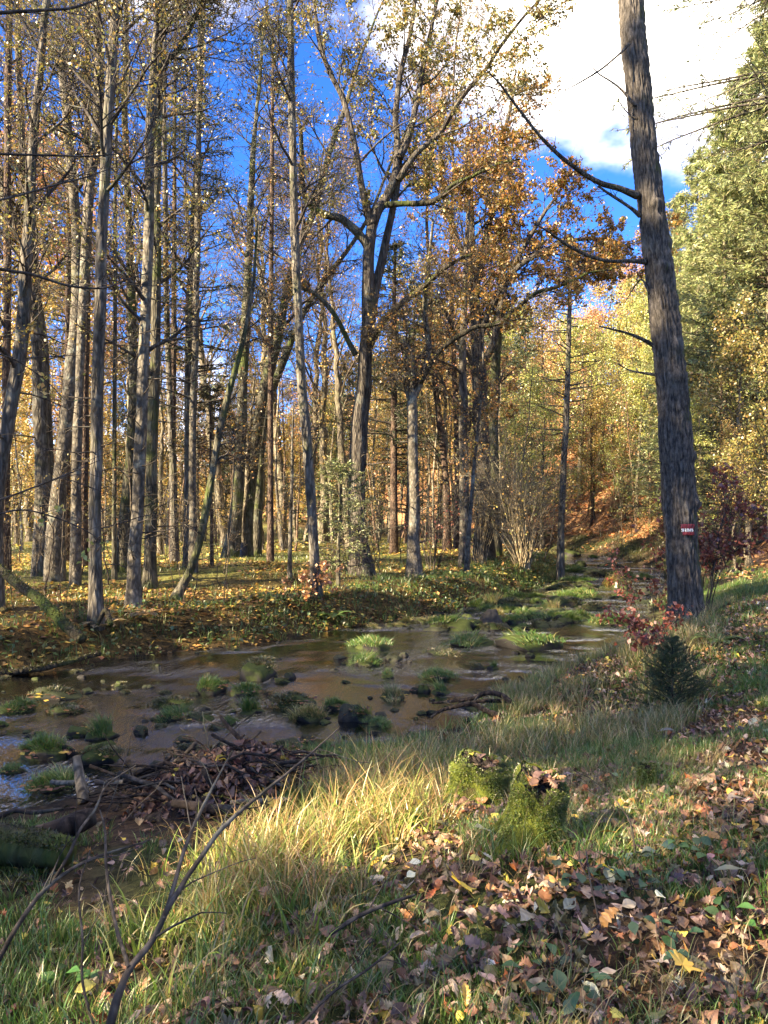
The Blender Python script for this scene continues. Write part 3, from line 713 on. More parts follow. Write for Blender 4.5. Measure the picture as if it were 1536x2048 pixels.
hero('oak_tree', 'great double-stemmed oak with a mossy limb bent to the left', 'tree', [(722, 1142), (716, 1060), (714, 960), (720, 860), (729, 760), (735, 680), (737, 590), (738, 500), (744, 440)], [52, 41, 38, 34, 32, 30, 27, 25, 23], 22.5, dict(ok, t0=.95, n1=2, leaf=2), barkm='bark_oak', dead=8,
     limbs=[([(724, 790), (731, 700), (741, 640), (753, 575), (768, 500), (783, 430), (795, 360), (801, 310)], [22, 24, 20, 18, 17, 15, 14, 13], .4, dict(ok, t0=.7, n1=3)),
            ([(738, 500), (728, 482), (706, 455), (680, 436), (650, 430), (625, 415), (609, 392), (605, 350), (603, 300), (596, 240), (560, 170)], [19, 18, 17, 16, 14, 13, 12, 10, 9, 7, 3], -.8, dict(bare, t0=.3, n1=9, l1=1.5), 'bark_moss'),
            ([(742, 450), (736, 425), (722, 370), (712, 300), (690, 210), (662, 150), (640, 90), (630, 20), (625, -60)], [20, 17, 13, 12, 11, 10, 9, 7, 5], -.5, dict(ok, t0=.3, leaf=4)),
            ([(744, 450), (754, 420), (770, 400), (790, 350), (795, 290), (792, 230), (800, 150), (822, 60), (835, -40)], [24, 22, 18, 16, 14, 12, 11, 9, 6], .3, dict(ok, t0=.25)),
            ([(800, 315), (818, 270), (832, 210), (845, 140), (862, 60), (878, -30)], [16, 14, 12, 11, 9, 6], .9, dict(ok)),
            ([(797, 360), (830, 310), (876, 270), (905, 225), (935, 180), (970, 140), (1010, 80), (1060, 20), (1110, -30)], [14, 12, 11, 10, 9, 8, 7, 5, 3], -1., dict(ok, l1=2.2)),
            ([(770, 410), (810, 408), (858, 405), (885, 392), (905, 370), (940, 355), (990, 330), (1040, 318)], [13, 12, 12, 12, 8, 7, 6, 3], -1.4, dict(ok, l1=2.0, pal='ochre'), 'moss_wood'),
            ([(722, 730), (745, 680), (765, 645), (800, 610), (835, 585), (862, 560), (885, 540), (915, 520), (945, 508)], [17, 15, 14, 13, 12, 11, 9, 7, 4], -1.2, dict(bare, t0=.5, n1=7, l1=1.2), 'moss_wood'),
            ([(712, 710), (695, 678), (675, 640), (650, 605), (625, 585), (598, 572), (570, 548)], [12, 11, 10, 10, 9, 8, 4], -1., dict(bare, t0=.5, n1=6, l1=1.2), 'bark_moss')])
hero('hornbeam_tree', 'grey trunk with a burr at its foot and dry bare boughs', 'tree', [(829, 1148), (827, 1060), (826, 950), (825, 860), (822, 770), (822, 700)], [30, 26, 24, 22, 20, 17], 22, dict(bare, t0=.7, n1=9, l1=1.6), barkm='bark_pale', dead=10,
     limbs=[([(824, 800), (838, 770), (850, 735), (858, 690), (852, 650), (850, 600), (858, 520), (866, 440)], [15, 14, 13, 12, 11, 10, 8, 5], .5, dict(sparse, n1=9, l1=1.5)),
            ([(840, 765), (868, 715), (893, 690), (925, 668), (950, 655), (985, 650), (1010, 640), (1040, 612), (1075, 585), (1110, 575), (1142, 562), (1180, 545), (1225, 540)], [12, 11, 10, 10, 9, 9, 9, 8, 8, 7, 6, 4, 2], -1.5, dict(ok, n1=10, l1=1.5, t0=.4, pal='ochre', leaf=5), 'moss_wood'),
            ([(822, 705), (812, 690), (795, 672), (786, 640)], [10, 9, 6, 3], -.3, dict(bare, n1=7, l1=1.2))])
hero('oak_tree', 'massive dark oak with a wide ochre crown behind the bare shrub', 'tree', [(968, 1090), (966, 960), (962, 850), (958, 740), (952, 640), (946, 540), (940, 430)], [40, 34, 31, 29, 26, 22, 16], 29, dict(ok, n1=14, t0=.4, l1=4.2, pal='ochre', leaf=10, size=.1), barkm='bark_oak', H=16.5, dead=8,
     limbs=[([(957, 740), (985, 690), (1000, 620), (1012, 560), (1045, 500), (1080, 440), (1120, 380)], [17, 15, 13, 11, 10, 8, 4], -1, dict(ok, n1=15, pal='ochre', l1=3.3, leaf=12, size=.1)),
            ([(955, 680), (990, 600), (1030, 540), (1090, 500), (1150, 480), (1220, 480), (1268, 500)], [15, 13, 12, 10, 8, 6, 3], -2, dict(ok, n1=15, pal='ochre', l1=2.7, leaf=12, size=.095)),
            ([(950, 600), (965, 500), (990, 400), (1000, 300), (1020, 220), (1030, 150)], [15, 13, 11, 9, 7, 4], 1, dict(ok, pal='ochre', l1=3., leaf=6, size=.1)),
            ([(946, 560), (915, 480), (890, 400), (880, 300), (890, 200)], [14, 12, 10, 8, 4], 1, dict(ok, pal='ochre', l1=2.8, leaf=6, size=.1))])
hero('oak_tree', 'dark trunk paired close on the right of the massive oak', 'tree', [(990, 1085), (985, 940), (988, 800), (995, 680), (1003, 580), (1010, 470)], [26, 23, 22, 20, 16, 11], 31, dict(ok, n1=10, pal='rust', l1=3., leaf=5, size=.1), barkm='bark_moss', H=15)
hero('birch_tree', 'thin pale birch stem in front of the massive oak', 'tree', [(933, 1142), (938, 1060), (944, 990), (949, 930), (955, 870), (960, 815), (966, 740)], [11, 10, 9, 8, 7, 6, 4], 23, dict(bare, n1=10, l1=.9, t0=.35), barkm='bark_pale', H=7.5, dead=2)
hero('alder_tree', 'dull straight trunk directly behind the thin pale birch', 'tree', [(929, 1120), (929, 950), (927, 830), (926, 740), (928, 600), (934, 480)], [22, 20, 19, 17, 13, 9], 26, dict(ok, n1=10, pal='ochre', l1=2.2), barkm='bark_grey', H=13)
hero('alder_tree', 'leaning trunk left of the birch, backed by golden leaves', 'tree', [(895, 1080), (893, 980), (888, 920), (880, 850), (872, 780), (866, 700), (860, 600)], [16, 15, 14, 14, 13, 11, 8], 34, dict(yell, pal='rust'), barkm='bark_pine', H=15)
hero('alder_tree', 'upright dark trunk between the leaning trunk and the birch', 'tree', [(914, 1075), (915, 950), (914, 850), (910, 780), (905, 650), (902, 520)], [15, 14, 14, 12, 10, 8], 36, dict(yell, pal='ochre'), barkm='bark_pine', H=16)
hero('larch_tree', 'slim dark larch with thin level boughs beside the bare shrub', 'tree', [(1121, 1110), (1124, 1000), (1130, 880), (1135, 760), (1138, 640), (1140, 540), (1141, 470)], [15, 14, 13, 12, 10, 7, 4], 27, dict(n1=70, n2=6, l1=1.7, t0=.35, leaf=.7, pal='needle_brown', size=.07, droop=-.03), 'conifer', 'bark_grey', dead=14)
hero('spruce_tree', 'dark full spruce hidden behind the great double oak', 'tree', [(788, 1095), (788, 800), (788, 600), (790, 480)], [16, 14, 9, 3], 33, dict(spr, n1=120, t0=.2, l1=2.6, leaf=6), 'conifer', 'bark_pine', dead=4)
hero('spruce_tree', 'tall spruce of thin dark sprays between the leaning trunks and the maple', 'tree', [(541, 1090), (541, 800), (543, 500), (545, 200), (546, 30)], [13, 12, 10, 7, 3], 27, dict(spr, n1=85, t0=.3, l1=2.0, leaf=4), 'conifer', 'bark_pine', dead=8)
hero('spruce_tree', 'dark spruce rising behind the pale forked trunk at left', 'tree', [(133, 1085), (135, 800), (137, 500), (139, 200), (141, -40)], [14, 13, 11, 8, 3], 28, dict(spr, n1=80, t0=.3, l1=1.9, leaf=4), 'conifer', 'bark_pine', dead=4)
hero('spruce_tree', 'spruce with feathery sprays between stout pale trunk and straight spruce', 'tree', [(345, 1090), (347, 700), (349, 400), (350, 120), (351, -60)], [13, 12, 9, 6, 3], 29, dict(spr, n1=80, t0=.4, l1=2.2, leaf=4), 'conifer', 'bark_pine', dead=4)
hero('dry_spruce', 'young spruce with brown drooping boughs in front of the meadow', 'tree', [(424, 1105), (422, 980), (421, 860), (420, 770)], [7, 6, 5, 2], 25, dict(spr, n1=60, t0=.45, l1=1.5, leaf=7, pal='needle_brown', size=.12), 'conifer', 'bark_pine', dead=4)
hero('dry_spruce', 'slender dark spruce sapling just left of the rusty maple foot', 'tree', [(579, 1155), (581, 1050), (584, 950), (585, 870), (587, 800)], [9, 8, 7, 5, 2], None, dict(spr, n1=46, t0=.3, l1=1.15, leaf=6, pal='needle_brown', size=.1, droop=-.02), 'conifer', 'bark_pale', dead=4)
hero('young_fir', 'fresh green young fir growing at the foot of the great oak', 'tree', [(676, 1150), (677, 1080), (679, 1020), (680, 960), (681, 925)], [8, 7, 5, 3, 2], 19.5, dict(n1=60, n2=10, t0=.05, l1=1.15, leaf=10, pal='needle_light', size=.075, asp=.28, droop=-.02), 'conifer', 'bark_moss', dead=0)
# ------------------------------------------------------------------ the woods behind, tree by tree
ST = {}
for k_ in ('gold', 'rust', 'lime', 'olive', 'ochre'):
    ST[k_] = stock('broad', 12, .17, dict(n1=22, n2=8, n3=6, l1=3.0, t0=.22, leaf=6.5, pal=k_, size=.13, spread=.2, ang=(.7, 1.25)), .06, 'bark_grey')
ST['gold2'] = stock('broad', 12, .15, dict(n1=18, n2=8, n3=6, l1=2.4, t0=.3, leaf=4.5, pal='gold', size=.12, spread=.2, ang=(.5, 1.1)), .08, 'bark_pale')
ST['pole'] = stock('broad', 10, .075, dict(n1=9, n2=5, n3=4, l1=1.3, t0=.45, leaf=1.5, pal='gold', size=.1), .045, 'bark_pale', 16)
ST['pole2'] = stock('broad', 9, .06, dict(n1=12, n2=5, n3=4, l1=1.2, t0=.35, leaf=1.2, pal='rust', size=.1), .05, 'bark_pine', 16)
ST['snag'] = stock('broad', 13, .16, dict(n1=22, n2=9, n3=8, l1=2.7, t0=.3, leaf=.8, pal='ochre', size=.07), .07, 'bark_grey')
ST['spruce'] = stock('conifer', 16, .2, dict(n1=150, n2=13, l1=3.0, t0=.06, leaf=7.5, pal='needle', size=.17, asp=.22), .015, 'bark_pine')
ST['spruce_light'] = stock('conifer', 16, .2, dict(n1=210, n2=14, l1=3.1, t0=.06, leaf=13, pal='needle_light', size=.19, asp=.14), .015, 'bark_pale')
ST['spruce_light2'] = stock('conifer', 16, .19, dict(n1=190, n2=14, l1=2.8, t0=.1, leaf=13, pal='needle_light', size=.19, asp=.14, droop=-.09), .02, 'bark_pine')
ST['sapling'] = stock('broad', 3.2, .02, dict(n1=12, n2=4, n3=3, l1=1.0, t0=.25, leaf=2.0, pal='gold', size=.075, spread=.04, up=.0), .05, 'twig', 12)
ST['sapling_lime'] = stock('broad', 4.2, .03, dict(n1=16, n2=5, n3=4, l1=1.3, t0=.15, leaf=3.0, pal='lime', size=.075, spread=.05), .06, 'twig', 12)
ST['sapling_green'] = stock('broad', 4.2, .03, dict(n1=16, n2=5, n3=4, l1=1.4, t0=.1, leaf=4.5, pal='green', size=.075, spread=.06), .06, 'twig', 12)
ST['switch'] = stock('broad', 3.2, .014, dict(n1=7, n2=3, n3=2, l1=.6, t0=.3, leaf=.4, pal='gold', size=.06), .05, 'twig', 10)

# spruces and leafy trees of the sunny slope on the right: place (px, Y) with the height of the top seen at py
def top_scale(x, y, py, H): return (CZ + (1035 - py) / F * y - h1(x, y)) / H
slope = [
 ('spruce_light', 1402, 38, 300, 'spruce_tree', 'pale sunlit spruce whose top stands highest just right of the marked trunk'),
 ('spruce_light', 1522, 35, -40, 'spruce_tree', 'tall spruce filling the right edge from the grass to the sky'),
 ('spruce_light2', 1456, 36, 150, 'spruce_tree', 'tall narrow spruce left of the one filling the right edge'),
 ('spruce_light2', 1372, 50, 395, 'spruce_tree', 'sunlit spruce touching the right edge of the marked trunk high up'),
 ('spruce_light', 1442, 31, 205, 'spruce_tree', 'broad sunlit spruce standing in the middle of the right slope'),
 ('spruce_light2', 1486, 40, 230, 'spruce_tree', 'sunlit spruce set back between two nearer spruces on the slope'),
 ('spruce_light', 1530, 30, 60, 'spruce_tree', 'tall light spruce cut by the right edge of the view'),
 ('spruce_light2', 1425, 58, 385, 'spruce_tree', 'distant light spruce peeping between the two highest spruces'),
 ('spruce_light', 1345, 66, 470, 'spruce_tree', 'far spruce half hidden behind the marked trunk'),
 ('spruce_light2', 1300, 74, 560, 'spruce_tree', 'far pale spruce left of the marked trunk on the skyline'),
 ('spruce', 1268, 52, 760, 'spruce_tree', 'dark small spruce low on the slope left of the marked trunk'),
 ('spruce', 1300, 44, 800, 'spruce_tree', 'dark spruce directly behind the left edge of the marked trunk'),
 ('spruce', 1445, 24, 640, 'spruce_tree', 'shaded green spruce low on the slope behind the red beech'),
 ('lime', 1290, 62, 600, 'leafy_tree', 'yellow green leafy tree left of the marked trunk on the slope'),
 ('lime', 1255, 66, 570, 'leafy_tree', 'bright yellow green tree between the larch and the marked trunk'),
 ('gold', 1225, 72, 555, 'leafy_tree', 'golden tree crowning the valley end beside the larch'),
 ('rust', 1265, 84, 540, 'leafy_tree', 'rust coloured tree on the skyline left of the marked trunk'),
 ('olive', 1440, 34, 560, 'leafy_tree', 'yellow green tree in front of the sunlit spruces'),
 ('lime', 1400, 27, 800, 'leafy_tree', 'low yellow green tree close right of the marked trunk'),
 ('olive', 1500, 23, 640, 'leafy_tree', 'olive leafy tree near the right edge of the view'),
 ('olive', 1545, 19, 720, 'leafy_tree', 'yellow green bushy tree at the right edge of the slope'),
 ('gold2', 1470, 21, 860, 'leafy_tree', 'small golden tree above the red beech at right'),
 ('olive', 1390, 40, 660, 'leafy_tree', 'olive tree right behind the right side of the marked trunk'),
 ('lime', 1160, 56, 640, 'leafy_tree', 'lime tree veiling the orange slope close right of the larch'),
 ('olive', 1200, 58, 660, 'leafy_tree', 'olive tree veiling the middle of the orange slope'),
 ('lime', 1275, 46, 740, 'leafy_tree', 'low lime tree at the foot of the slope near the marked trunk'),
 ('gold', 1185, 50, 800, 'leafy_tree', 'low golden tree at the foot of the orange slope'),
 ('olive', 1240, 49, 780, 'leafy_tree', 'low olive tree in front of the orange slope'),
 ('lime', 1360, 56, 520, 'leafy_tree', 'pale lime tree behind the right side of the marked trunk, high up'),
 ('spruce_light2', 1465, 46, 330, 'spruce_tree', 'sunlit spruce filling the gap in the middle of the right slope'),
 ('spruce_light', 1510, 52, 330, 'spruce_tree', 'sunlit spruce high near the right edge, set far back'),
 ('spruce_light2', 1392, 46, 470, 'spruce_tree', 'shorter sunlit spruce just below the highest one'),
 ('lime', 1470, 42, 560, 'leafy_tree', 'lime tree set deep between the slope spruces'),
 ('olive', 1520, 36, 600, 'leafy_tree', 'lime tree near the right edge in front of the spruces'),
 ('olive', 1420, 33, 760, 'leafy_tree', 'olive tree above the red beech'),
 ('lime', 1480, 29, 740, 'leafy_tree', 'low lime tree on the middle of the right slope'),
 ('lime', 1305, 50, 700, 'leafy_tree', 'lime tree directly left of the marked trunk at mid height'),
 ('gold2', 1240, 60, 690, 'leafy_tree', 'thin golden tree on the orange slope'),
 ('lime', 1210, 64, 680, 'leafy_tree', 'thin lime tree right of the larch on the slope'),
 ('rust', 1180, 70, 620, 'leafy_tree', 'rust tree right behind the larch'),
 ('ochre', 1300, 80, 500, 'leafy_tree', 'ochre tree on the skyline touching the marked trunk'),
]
for kind, px, Y, pt, nm, lab in slope:
    x = (px - 768) / F * Y
    s_ = max(.15, top_scale(x, Y, pt, 16 if 'spruce' in kind else 12))
    plant(ST[kind], nm, lab, 'tree', x, Y, s_, tilt=.02, group='trees on the sunny slope', colour=tuple(np.array([1.32, 1.34, 1.3]) * (.85 + .3 * rng.random())) if 'light' in kind else (1, 1, 1))  # foliage tint of the pale spruces is raised in place of sunlit haze
hero('spruce_tree', 'near spruce reaching drooping boughs in from the upper right edge', 'tree', [(1625, 1100), (1621, 600), (1617, 0)], [34, 30, 24], 15, dict(n1=210, n2=15, t0=.3, l1=3.5, leaf=13, pal='needle_light', size=.12, asp=.18, droop=-.11), 'conifer', 'bark_pine', H=23, dead=0)

# broad leafy trees closing the valley and the meadow
def far_edge(y): return np.interp(y, FAR[:, 1], FAR[:, 0]) if y < 98 else -11
taken = []
def free(x, y, r):
    for a, b in taken:
        if (a - x) ** 2 + (b - y) ** 2 < r * r: return False
    taken.append((x, y)); return True
back = [  # px, Y, top py, kind, label
 (-20, 46, 380, 'gold2', 'golden tree behind the trunks at the far left edge'), (62, 52, 430, 'gold', 'golden tree glowing between the two leaning left trunks'),
 (150, 58, 300, 'rust', 'pinkish rust tree high behind the pale forked trunk'), (215, 55, 700, 'gold', 'low golden tree behind the nearest grey trunk'),
 (300, 62, 740, 'gold2', 'golden tree low behind the stout pale trunk'), (365, 60, 720, 'ochre', 'ochre tree low behind the straight spruce'),
 (430, 66, 760, 'gold', 'golden tree behind the brown young spruce'), (500, 62, 770, 'gold', 'golden tree low behind the leaning trunks'),
 (560, 58, 760, 'gold', 'bright orange gold tree left of the maple trunk'), (640, 64, 770, 'lime', 'yellow green tree between the maple and the great oak'),
 (690, 70, 740, 'ochre', 'ochre tree left behind the great oak'), (760, 66, 640, 'olive', 'olive tree right behind the great oak'),
 (835, 72, 560, 'olive', 'tall olive tree behind the hornbeam'), (880, 60, 640, 'gold', 'golden tree between hornbeam and birch'),
 (930, 76, 520, 'rust', 'tall rust tree behind the massive dark oak'), (1010, 60, 620, 'lime', 'yellow green tree behind the bare shrub'),
 (1060, 70, 600, 'olive', 'olive tree above the bare shrub'), (1105, 78, 600, 'gold', 'golden tree left behind the larch'),
 (1165, 80, 640, 'rust', 'rust tree right of the larch at the valley end'), (1195, 95, 720, 'rust', 'farthest rust tree in the valley gap'),
 (1030, 46, 780, 'lime', 'small yellow green tree just behind the bare shrub'), (1085, 48, 740, 'lime', 'slim yellow green tree behind the golden bush')]
back += [(30, 44, 760, 'gold', 'low golden tree at the left edge behind the bowed trunk'), (180, 46, 780, 'gold', 'low golden tree behind the reddish trunk'), (330, 46, 800, 'gold', 'low golden tree behind the dark ivy trunk'),
 (455, 50, 820, 'gold2', 'low golden tree just left of the mossy trunk'), (590, 47, 830, 'gold', 'low golden tree left of the maple stem'), (670, 50, 800, 'lime', 'low lime tree left of the great oak foot'), (780, 48, 800, 'gold', 'low golden tree between great oak and hornbeam'), (905, 50, 760, 'gold', 'low golden tree behind the leaning trunk by the birch'), (100, 50, 560, 'gold', 'golden tree behind the pale forked trunk')]
for px, Y, pt, kind, lab in back:
    x = (px - 768) / F * Y; taken.append((x, Y))
    plant(ST[kind], 'leafy_tree', lab, 'tree', x, Y, max(.3, top_scale(x, Y, pt, 12)), tilt=.03, group='leafy trees beyond the meadow')
for px, Y, pt, lab in [(815, 40, 560, 'dark spruce behind the hornbeam'), (700, 44, 700, 'dark spruce left behind the great oak'), (470, 48, 640, 'dark spruce behind the mossy trunk'),
                  (1045, 52, 640, 'dark green spruce behind the golden bush'), (1000, 58, 600, 'dark green spruce right behind the massive oak'), (250, 50, 640, 'dark spruce behind the stout pale trunk'), (640, 52, 800, 'low dark spruce right of the maple trunk')]:
    x = (px - 768) / F * Y; taken.append((x, Y))
    plant(ST['spruce'], 'spruce_tree', lab, 'tree', x, Y, max(.3, top_scale(x, Y, pt, 16)), tilt=.02, group='dark spruces beyond the meadow')
for px, Y, pt, lab in [(575, 40, 250, 'bare twiggy crown rising behind the maple, left side'), (650, 43, 300, 'bare twiggy crown filling the sky left of the great oak'), (615, 47, 360, 'lower bare crown between maple and great oak'), (700, 38, 330, 'bare crown close behind the great oak limb'), (450, 41, 260, 'bare crown behind the leaning sapling'), (520, 45, 330, 'bare crown behind the sweeping trunk'), (250, 44, 330, 'bare crown behind the slim pole')]:
    x = (px - 768) / F * Y; taken.append((x, Y))
    plant(ST['snag'], 'bare_tree', lab, 'tree', x, Y, top_scale(x, Y, pt, 13), tilt=.04, group='twiggy bare crowns against the blue sky')
n = 0
while n < 100:
    Y = 37 + 30 * rng.random() ** 1.3; x = -.56 * Y + rng.random() * (far_edge(Y) - 1.0 + .56 * Y)
    if not free(x, Y, .7): continue
    n += 1
    plant(ST['pole' if rng.random() < .6 else 'pole2'], 'slender_tree', 'slender pale trunk in the crowded young wood beyond the meadow', 'tree', x, Y, .75 + .45 * rng.random(), tilt=.05, group='slender trees of the young wood',
          bark=tuple(np.array([1, .97, .9]) * (1.0 + .9 * rng.random())))
n = 0
while n < 26:
    Y = 30 + 45 * rng.random(); x = -.55 * Y + rng.random() * (far_edge(Y) - 2 + .55 * Y)
    if not free(x, Y, 1.6): continue
    n += 1
    plant(ST['snag'], 'bare_tree', 'nearly bare tree among the far trunks of the meadow wood', 'tree', x, Y, .6 + .5 * rng.random(), tilt=.07, group='bare trees beyond the meadow')
n = 0
while n < 46:   # thin trunks on the orange slope
    Y = 38 + 45 * rng.random(); x = .12 * Y + rng.random() * .34 * Y
    if not inside(np.array([x]), np.array([Y]), HILL)[0] or not free(x, Y, 1.): continue
    n += 1
    plant(ST[('pole', 'pole2', 'pole2')[rng.integers(3)]], 'slender_tree', 'thin straight trunk on the orange leaf covered slope', 'tree', x, Y, .8 + .5 * rng.random(), tilt=.04, group='thin trees on the orange slope')
n = 0
while n < 40:
    Y = rng.uniform(30, 62); x = rng.uniform(.14, .40) * Y
    if not inside(np.array([x]), np.array([Y]), HILL)[0]: continue
    n += 1
    plant(ST[('sapling', 'sapling_lime', 'sapling_green')[rng.integers(3)]], 'undergrowth_bush', 'low bush of the undergrowth on the leaf covered slope', 'bush', x, Y, .5 + .6 * rng.random(), tilt=.15, group='undergrowth of the slope')
# hill wood behind everything: one mass
bt, bl = Bag(), Bag()
for k_ in range(420):
    a = rng.uniform(-.62, .62); Y = rng.uniform(84, 150); x = a * Y
    H = (7.5 + 5 * rng.random()) * (1.0 if x < -8 else 1.25) * Y / 105; z0 = h1(x, Y) - .3
    P_ = np.c_[np.full(5, x), np.full(5, Y), z0 + np.linspace(0, H, 5)]
    V, f = tubes(P_, np.linspace(.16, .03, 5), 5); bt.add(V, f)
    N = 700; p = rng.normal(size=(N, 3)) * np.array([1.5, 1.5, H * .24]) + np.array([x, Y, z0 + H * .62])
    L = .34 * (.6 + .8 * rng.random(N)); V, Q = rhombs(p, rvec(N), rvec(N), L, L * .6)
    bl.add(V, Q, np.repeat(pick(PAL[('gold', 'rust', 'ochre', 'lime', 'needle_light', 'gold')[rng.integers(6)]], N, .25), 4, 0))
fw = link('distant_wood', bl.mesh('distant_wood', M['leaf']), kind='stuff', label='far autumn wood of gold and rust crowns closing the valley', cat='wood')
link('trunks', bt.mesh('trunks', M['bark_grey']), fw, kind='stuff')

# unseen trees added left of and behind the viewpoint to shade the banks
for k_, (x, y, s_) in enumerate([(-6.5, -5.2, .72), (-9.5, -8.5, .92), (-9.2, -2.2, .92), (-12.8, -5.8, 1.0), (-12.6, -1.0, 1.1), (-15.2, 1.0, 1.4), (-16.5, -3.4, 1.05), (-18.6, .6, 1.5), (-4.6, -9.5, .85), (-23, -6, 1.4), (-22, -1.6, 1.5), (-27, 1, 1.5),
                                 (-19.5, 11.5, 1.0), (-14.5, -11, 1.15), (-12.2, 11.6, .62)]):
    t_ = plant(ST['spruce'], 'spruce_tree', 'unseen shade spruce added left of and behind the viewpoint', 'tree', x, y, s_, group='added shade spruces beside the viewpoint')
    open_shafts(t_)
for k_, (x, y, s_) in enumerate([(-18, 17, 1.1), (-24, 14, 1.1), (-19, 24, 1.1), (-30, 32, 1.2), (-13.8, 17.5, 1.0)]):
    plant(ST['snag' if k_ % 3 else 'ochre'], 'leafy_tree', 'unseen thin crowned shade tree added farther left on the far bank', 'tree', x, y, s_, group='added shade trees farther left on the far bank')
# ------------------------------------------------------------------ saplings, shrubs and ferns
for k_, (px, py, kind, s_, lab) in enumerate([
  (40, 1125, 'sapling', 1.0, 'yellow leaved sapling at the left edge in front of the leaning trunks'), (110, 1120, 'sapling', .9, 'yellow sapling left of the nearest grey trunk'),
  (165, 1150, 'sapling', .75, 'low yellow sapling touching the nearest grey trunk'), (225, 1125, 'sapling', .8, 'yellow sapling beside the slim straight pole'),
  (330, 1112, 'sapling', .9, 'yellow sapling right of the dark trunk with ivy'), (440, 1110, 'sapling', .7, 'yellow sapling left of the mossy tree foot'),
  (-30, 1180, 'sapling', 1.1, 'yellow sapling leaning in at the left edge'), (540, 1105, 'sapling', .7, 'small yellow sapling right of the black stump'),
  (760, 1125, 'sapling', .8, 'yellow sapling right of the great oak'), (860, 1130, 'sapling', .7, 'yellow sapling right of the hornbeam foot'),
  (1090, 1120, 'sapling', 1.25, 'golden bush glowing at the right of the bare shrub'), (1060, 1128, 'sapling', 1.1, 'golden bush in the middle of the bare shrub'),
  (1500, 1120, 'sapling_lime', .9, 'yellow green bush at the right edge above the grass'), (1440, 1090, 'sapling_lime', 1., 'yellow green bush behind the red beech'),
  (1530, 1040, 'sapling_green', 1.1, 'green bush at the right edge of the slope'), (1480, 1050, 'sapling_green', 1.2, 'green bush on the slope above the red beech'),
  (1410, 1060, 'sapling_lime', 1.3, 'tall lime bush close behind the marked trunk'), (1300, 1095, 'sapling_lime', .6, 'lime bush by the stream left of the marked trunk'),
  (1262, 1088, 'sapling', .7, 'golden bush at the foot of the orange slope'), (1520, 960, 'sapling_lime', 1.5, 'high lime bush on the upper right slope'), (1450, 980, 'sapling', 1.5, 'golden bush on the slope behind the marked trunk')]):
    g = ground_at(px, py)
    plant(ST[kind], 'leafy_sapling', lab, 'sapling', g[0], g[1], s_, tilt=.1, group='saplings and bushes')
n = 0
while n < 70:
    Y = rng.uniform(14, 36); x = -.55 * Y + rng.random() * (far_edge(Y) + .55 * Y)
    if pdist(np.array([x]), np.array([Y]), FAR)[0] < 1.2 or inside(np.array([x]), np.array([Y]), STREAM)[0]: continue
    n += 1
    plant(ST['switch'], 'bare_switch', 'thin bare switch among the trunks of the far bank', 'sapling', x, Y, .35 + .75 * rng.random() ** 2, tilt=.12, group='switches on the far bank')

def shrub(name, label, cat, base, n, H, spread, sp, pal, bark, lean=(0, 0), rad=.014, leafm='leaf'):
    t = thing(name, label, cat, base)
    a = rng.random(n) * 6.283; r = rng.random(n) ** .5
    end = np.c_[np.cos(a) * r * spread + lean[0], np.sin(a) * r * spread + lean[1], H * (.55 + .5 * rng.random(n))]
    s0 = np.c_[np.cos(a) * .18 * r, np.sin(a) * .18 * r, np.full(n, -.08)]
    u = np.linspace(0, 1, 12)[None, :, None]
    P = s0[:, None] * (1 - u) + end[:, None] * u; P[:, :, :2] += (end[:, None, :2] * (u ** 2 - u) * .5); P += .035 * H / 4 * np.cumsum(rng.normal(size=P.shape), 1)
    R = (rad * (.6 + .7 * rng.random(n)))[:, None] * np.linspace(1, .25, 12)[None]
    for q in range(n):
        V, f = tubes(P[q], R[q], 5); link('stem', mesh('stem', V, f, None, True, M[bark]), t, color=(2.3, 2.1, 1.7) if bark == 'bark_pale' else None)  # pale stem colour is brightened to stand in for sunlight
    bt, bl = Bag(), Bag()
    C1, R1 = spawn(P, R, sp.get('n1', 7), .3, .98, (.4, 1.), lambda t_, pl, N: sp.get('l1', .8) * (.5 + .7 * rng.random(N)), .5, 6, .14, .02, .0035)
    C2, R2 = spawn(C1, R1, sp.get('n2', 4), .3, 1., (.4, 1.), lambda t_, pl, N: pl * .45, .6, 4, .16, 0, .003)
    V, f = tubes(C1, R1, 3); bt.add(V, f); V, f = tubes(C2, R2, 3); bt.add(V, f)
    if pal: leaves_on(C2, sp.get('leaf', 1), sp.get('size', .07), PAL[pal], .03, bl)
    link('twigs', bt.mesh('twigs', M[bark]), t, kind='stuff')
    if bl.n: link('foliage', bl.mesh('foliage', M[leafm]), t, kind='stuff')
    return t
shrub('hazel_shrub', 'large bare hazel shrub with a fan of pale stems on the far bank', 'shrub', ground_at(1045, 1138), 64, 4.3, 2.2, dict(n1=9, n2=5, leaf=.35, l1=1.0), 'gold', 'bark_pale', lean=(-.5, 0), rad=.018)
shrub('hazel_shrub', 'smaller bare shrub with drooping pale twigs left of the large one', 'shrub', ground_at(960, 1128), 20, 3.6, 1.3, dict(n1=9, n2=5, leaf=.2, l1=1.0), 'gold', 'bark_pale')
shrub('dry_bush', 'tangle of dry bare twigs right of the hornbeam foot', 'shrub', ground_at(865, 1140), 14, 2.6, 1.2, dict(n1=8, n2=5, leaf=.4, l1=.8), 'beech', 'twig')
b_ = ground_at(1445, 1240)
shrub('red_beech', 'dark red leaved young beech right behind the marked trunk', 'sapling', b_ + np.array([.2, 1.3, 0]), 8, 2.0, .7, dict(n1=11, n2=6, leaf=3.4, l1=.6, size=.07), 'beech', 'twig', lean=(.3, .1), rad=.01)
shrub('red_beech', 'dark red beech sprays low in front of the marked trunk', 'sapling', ground_at(1325, 1330), 6, .75, .55, dict(n1=7, n2=4, leaf=3.2, l1=.32, size=.06), 'beech', 'twig', lean=(-.1, 0), rad=.006)
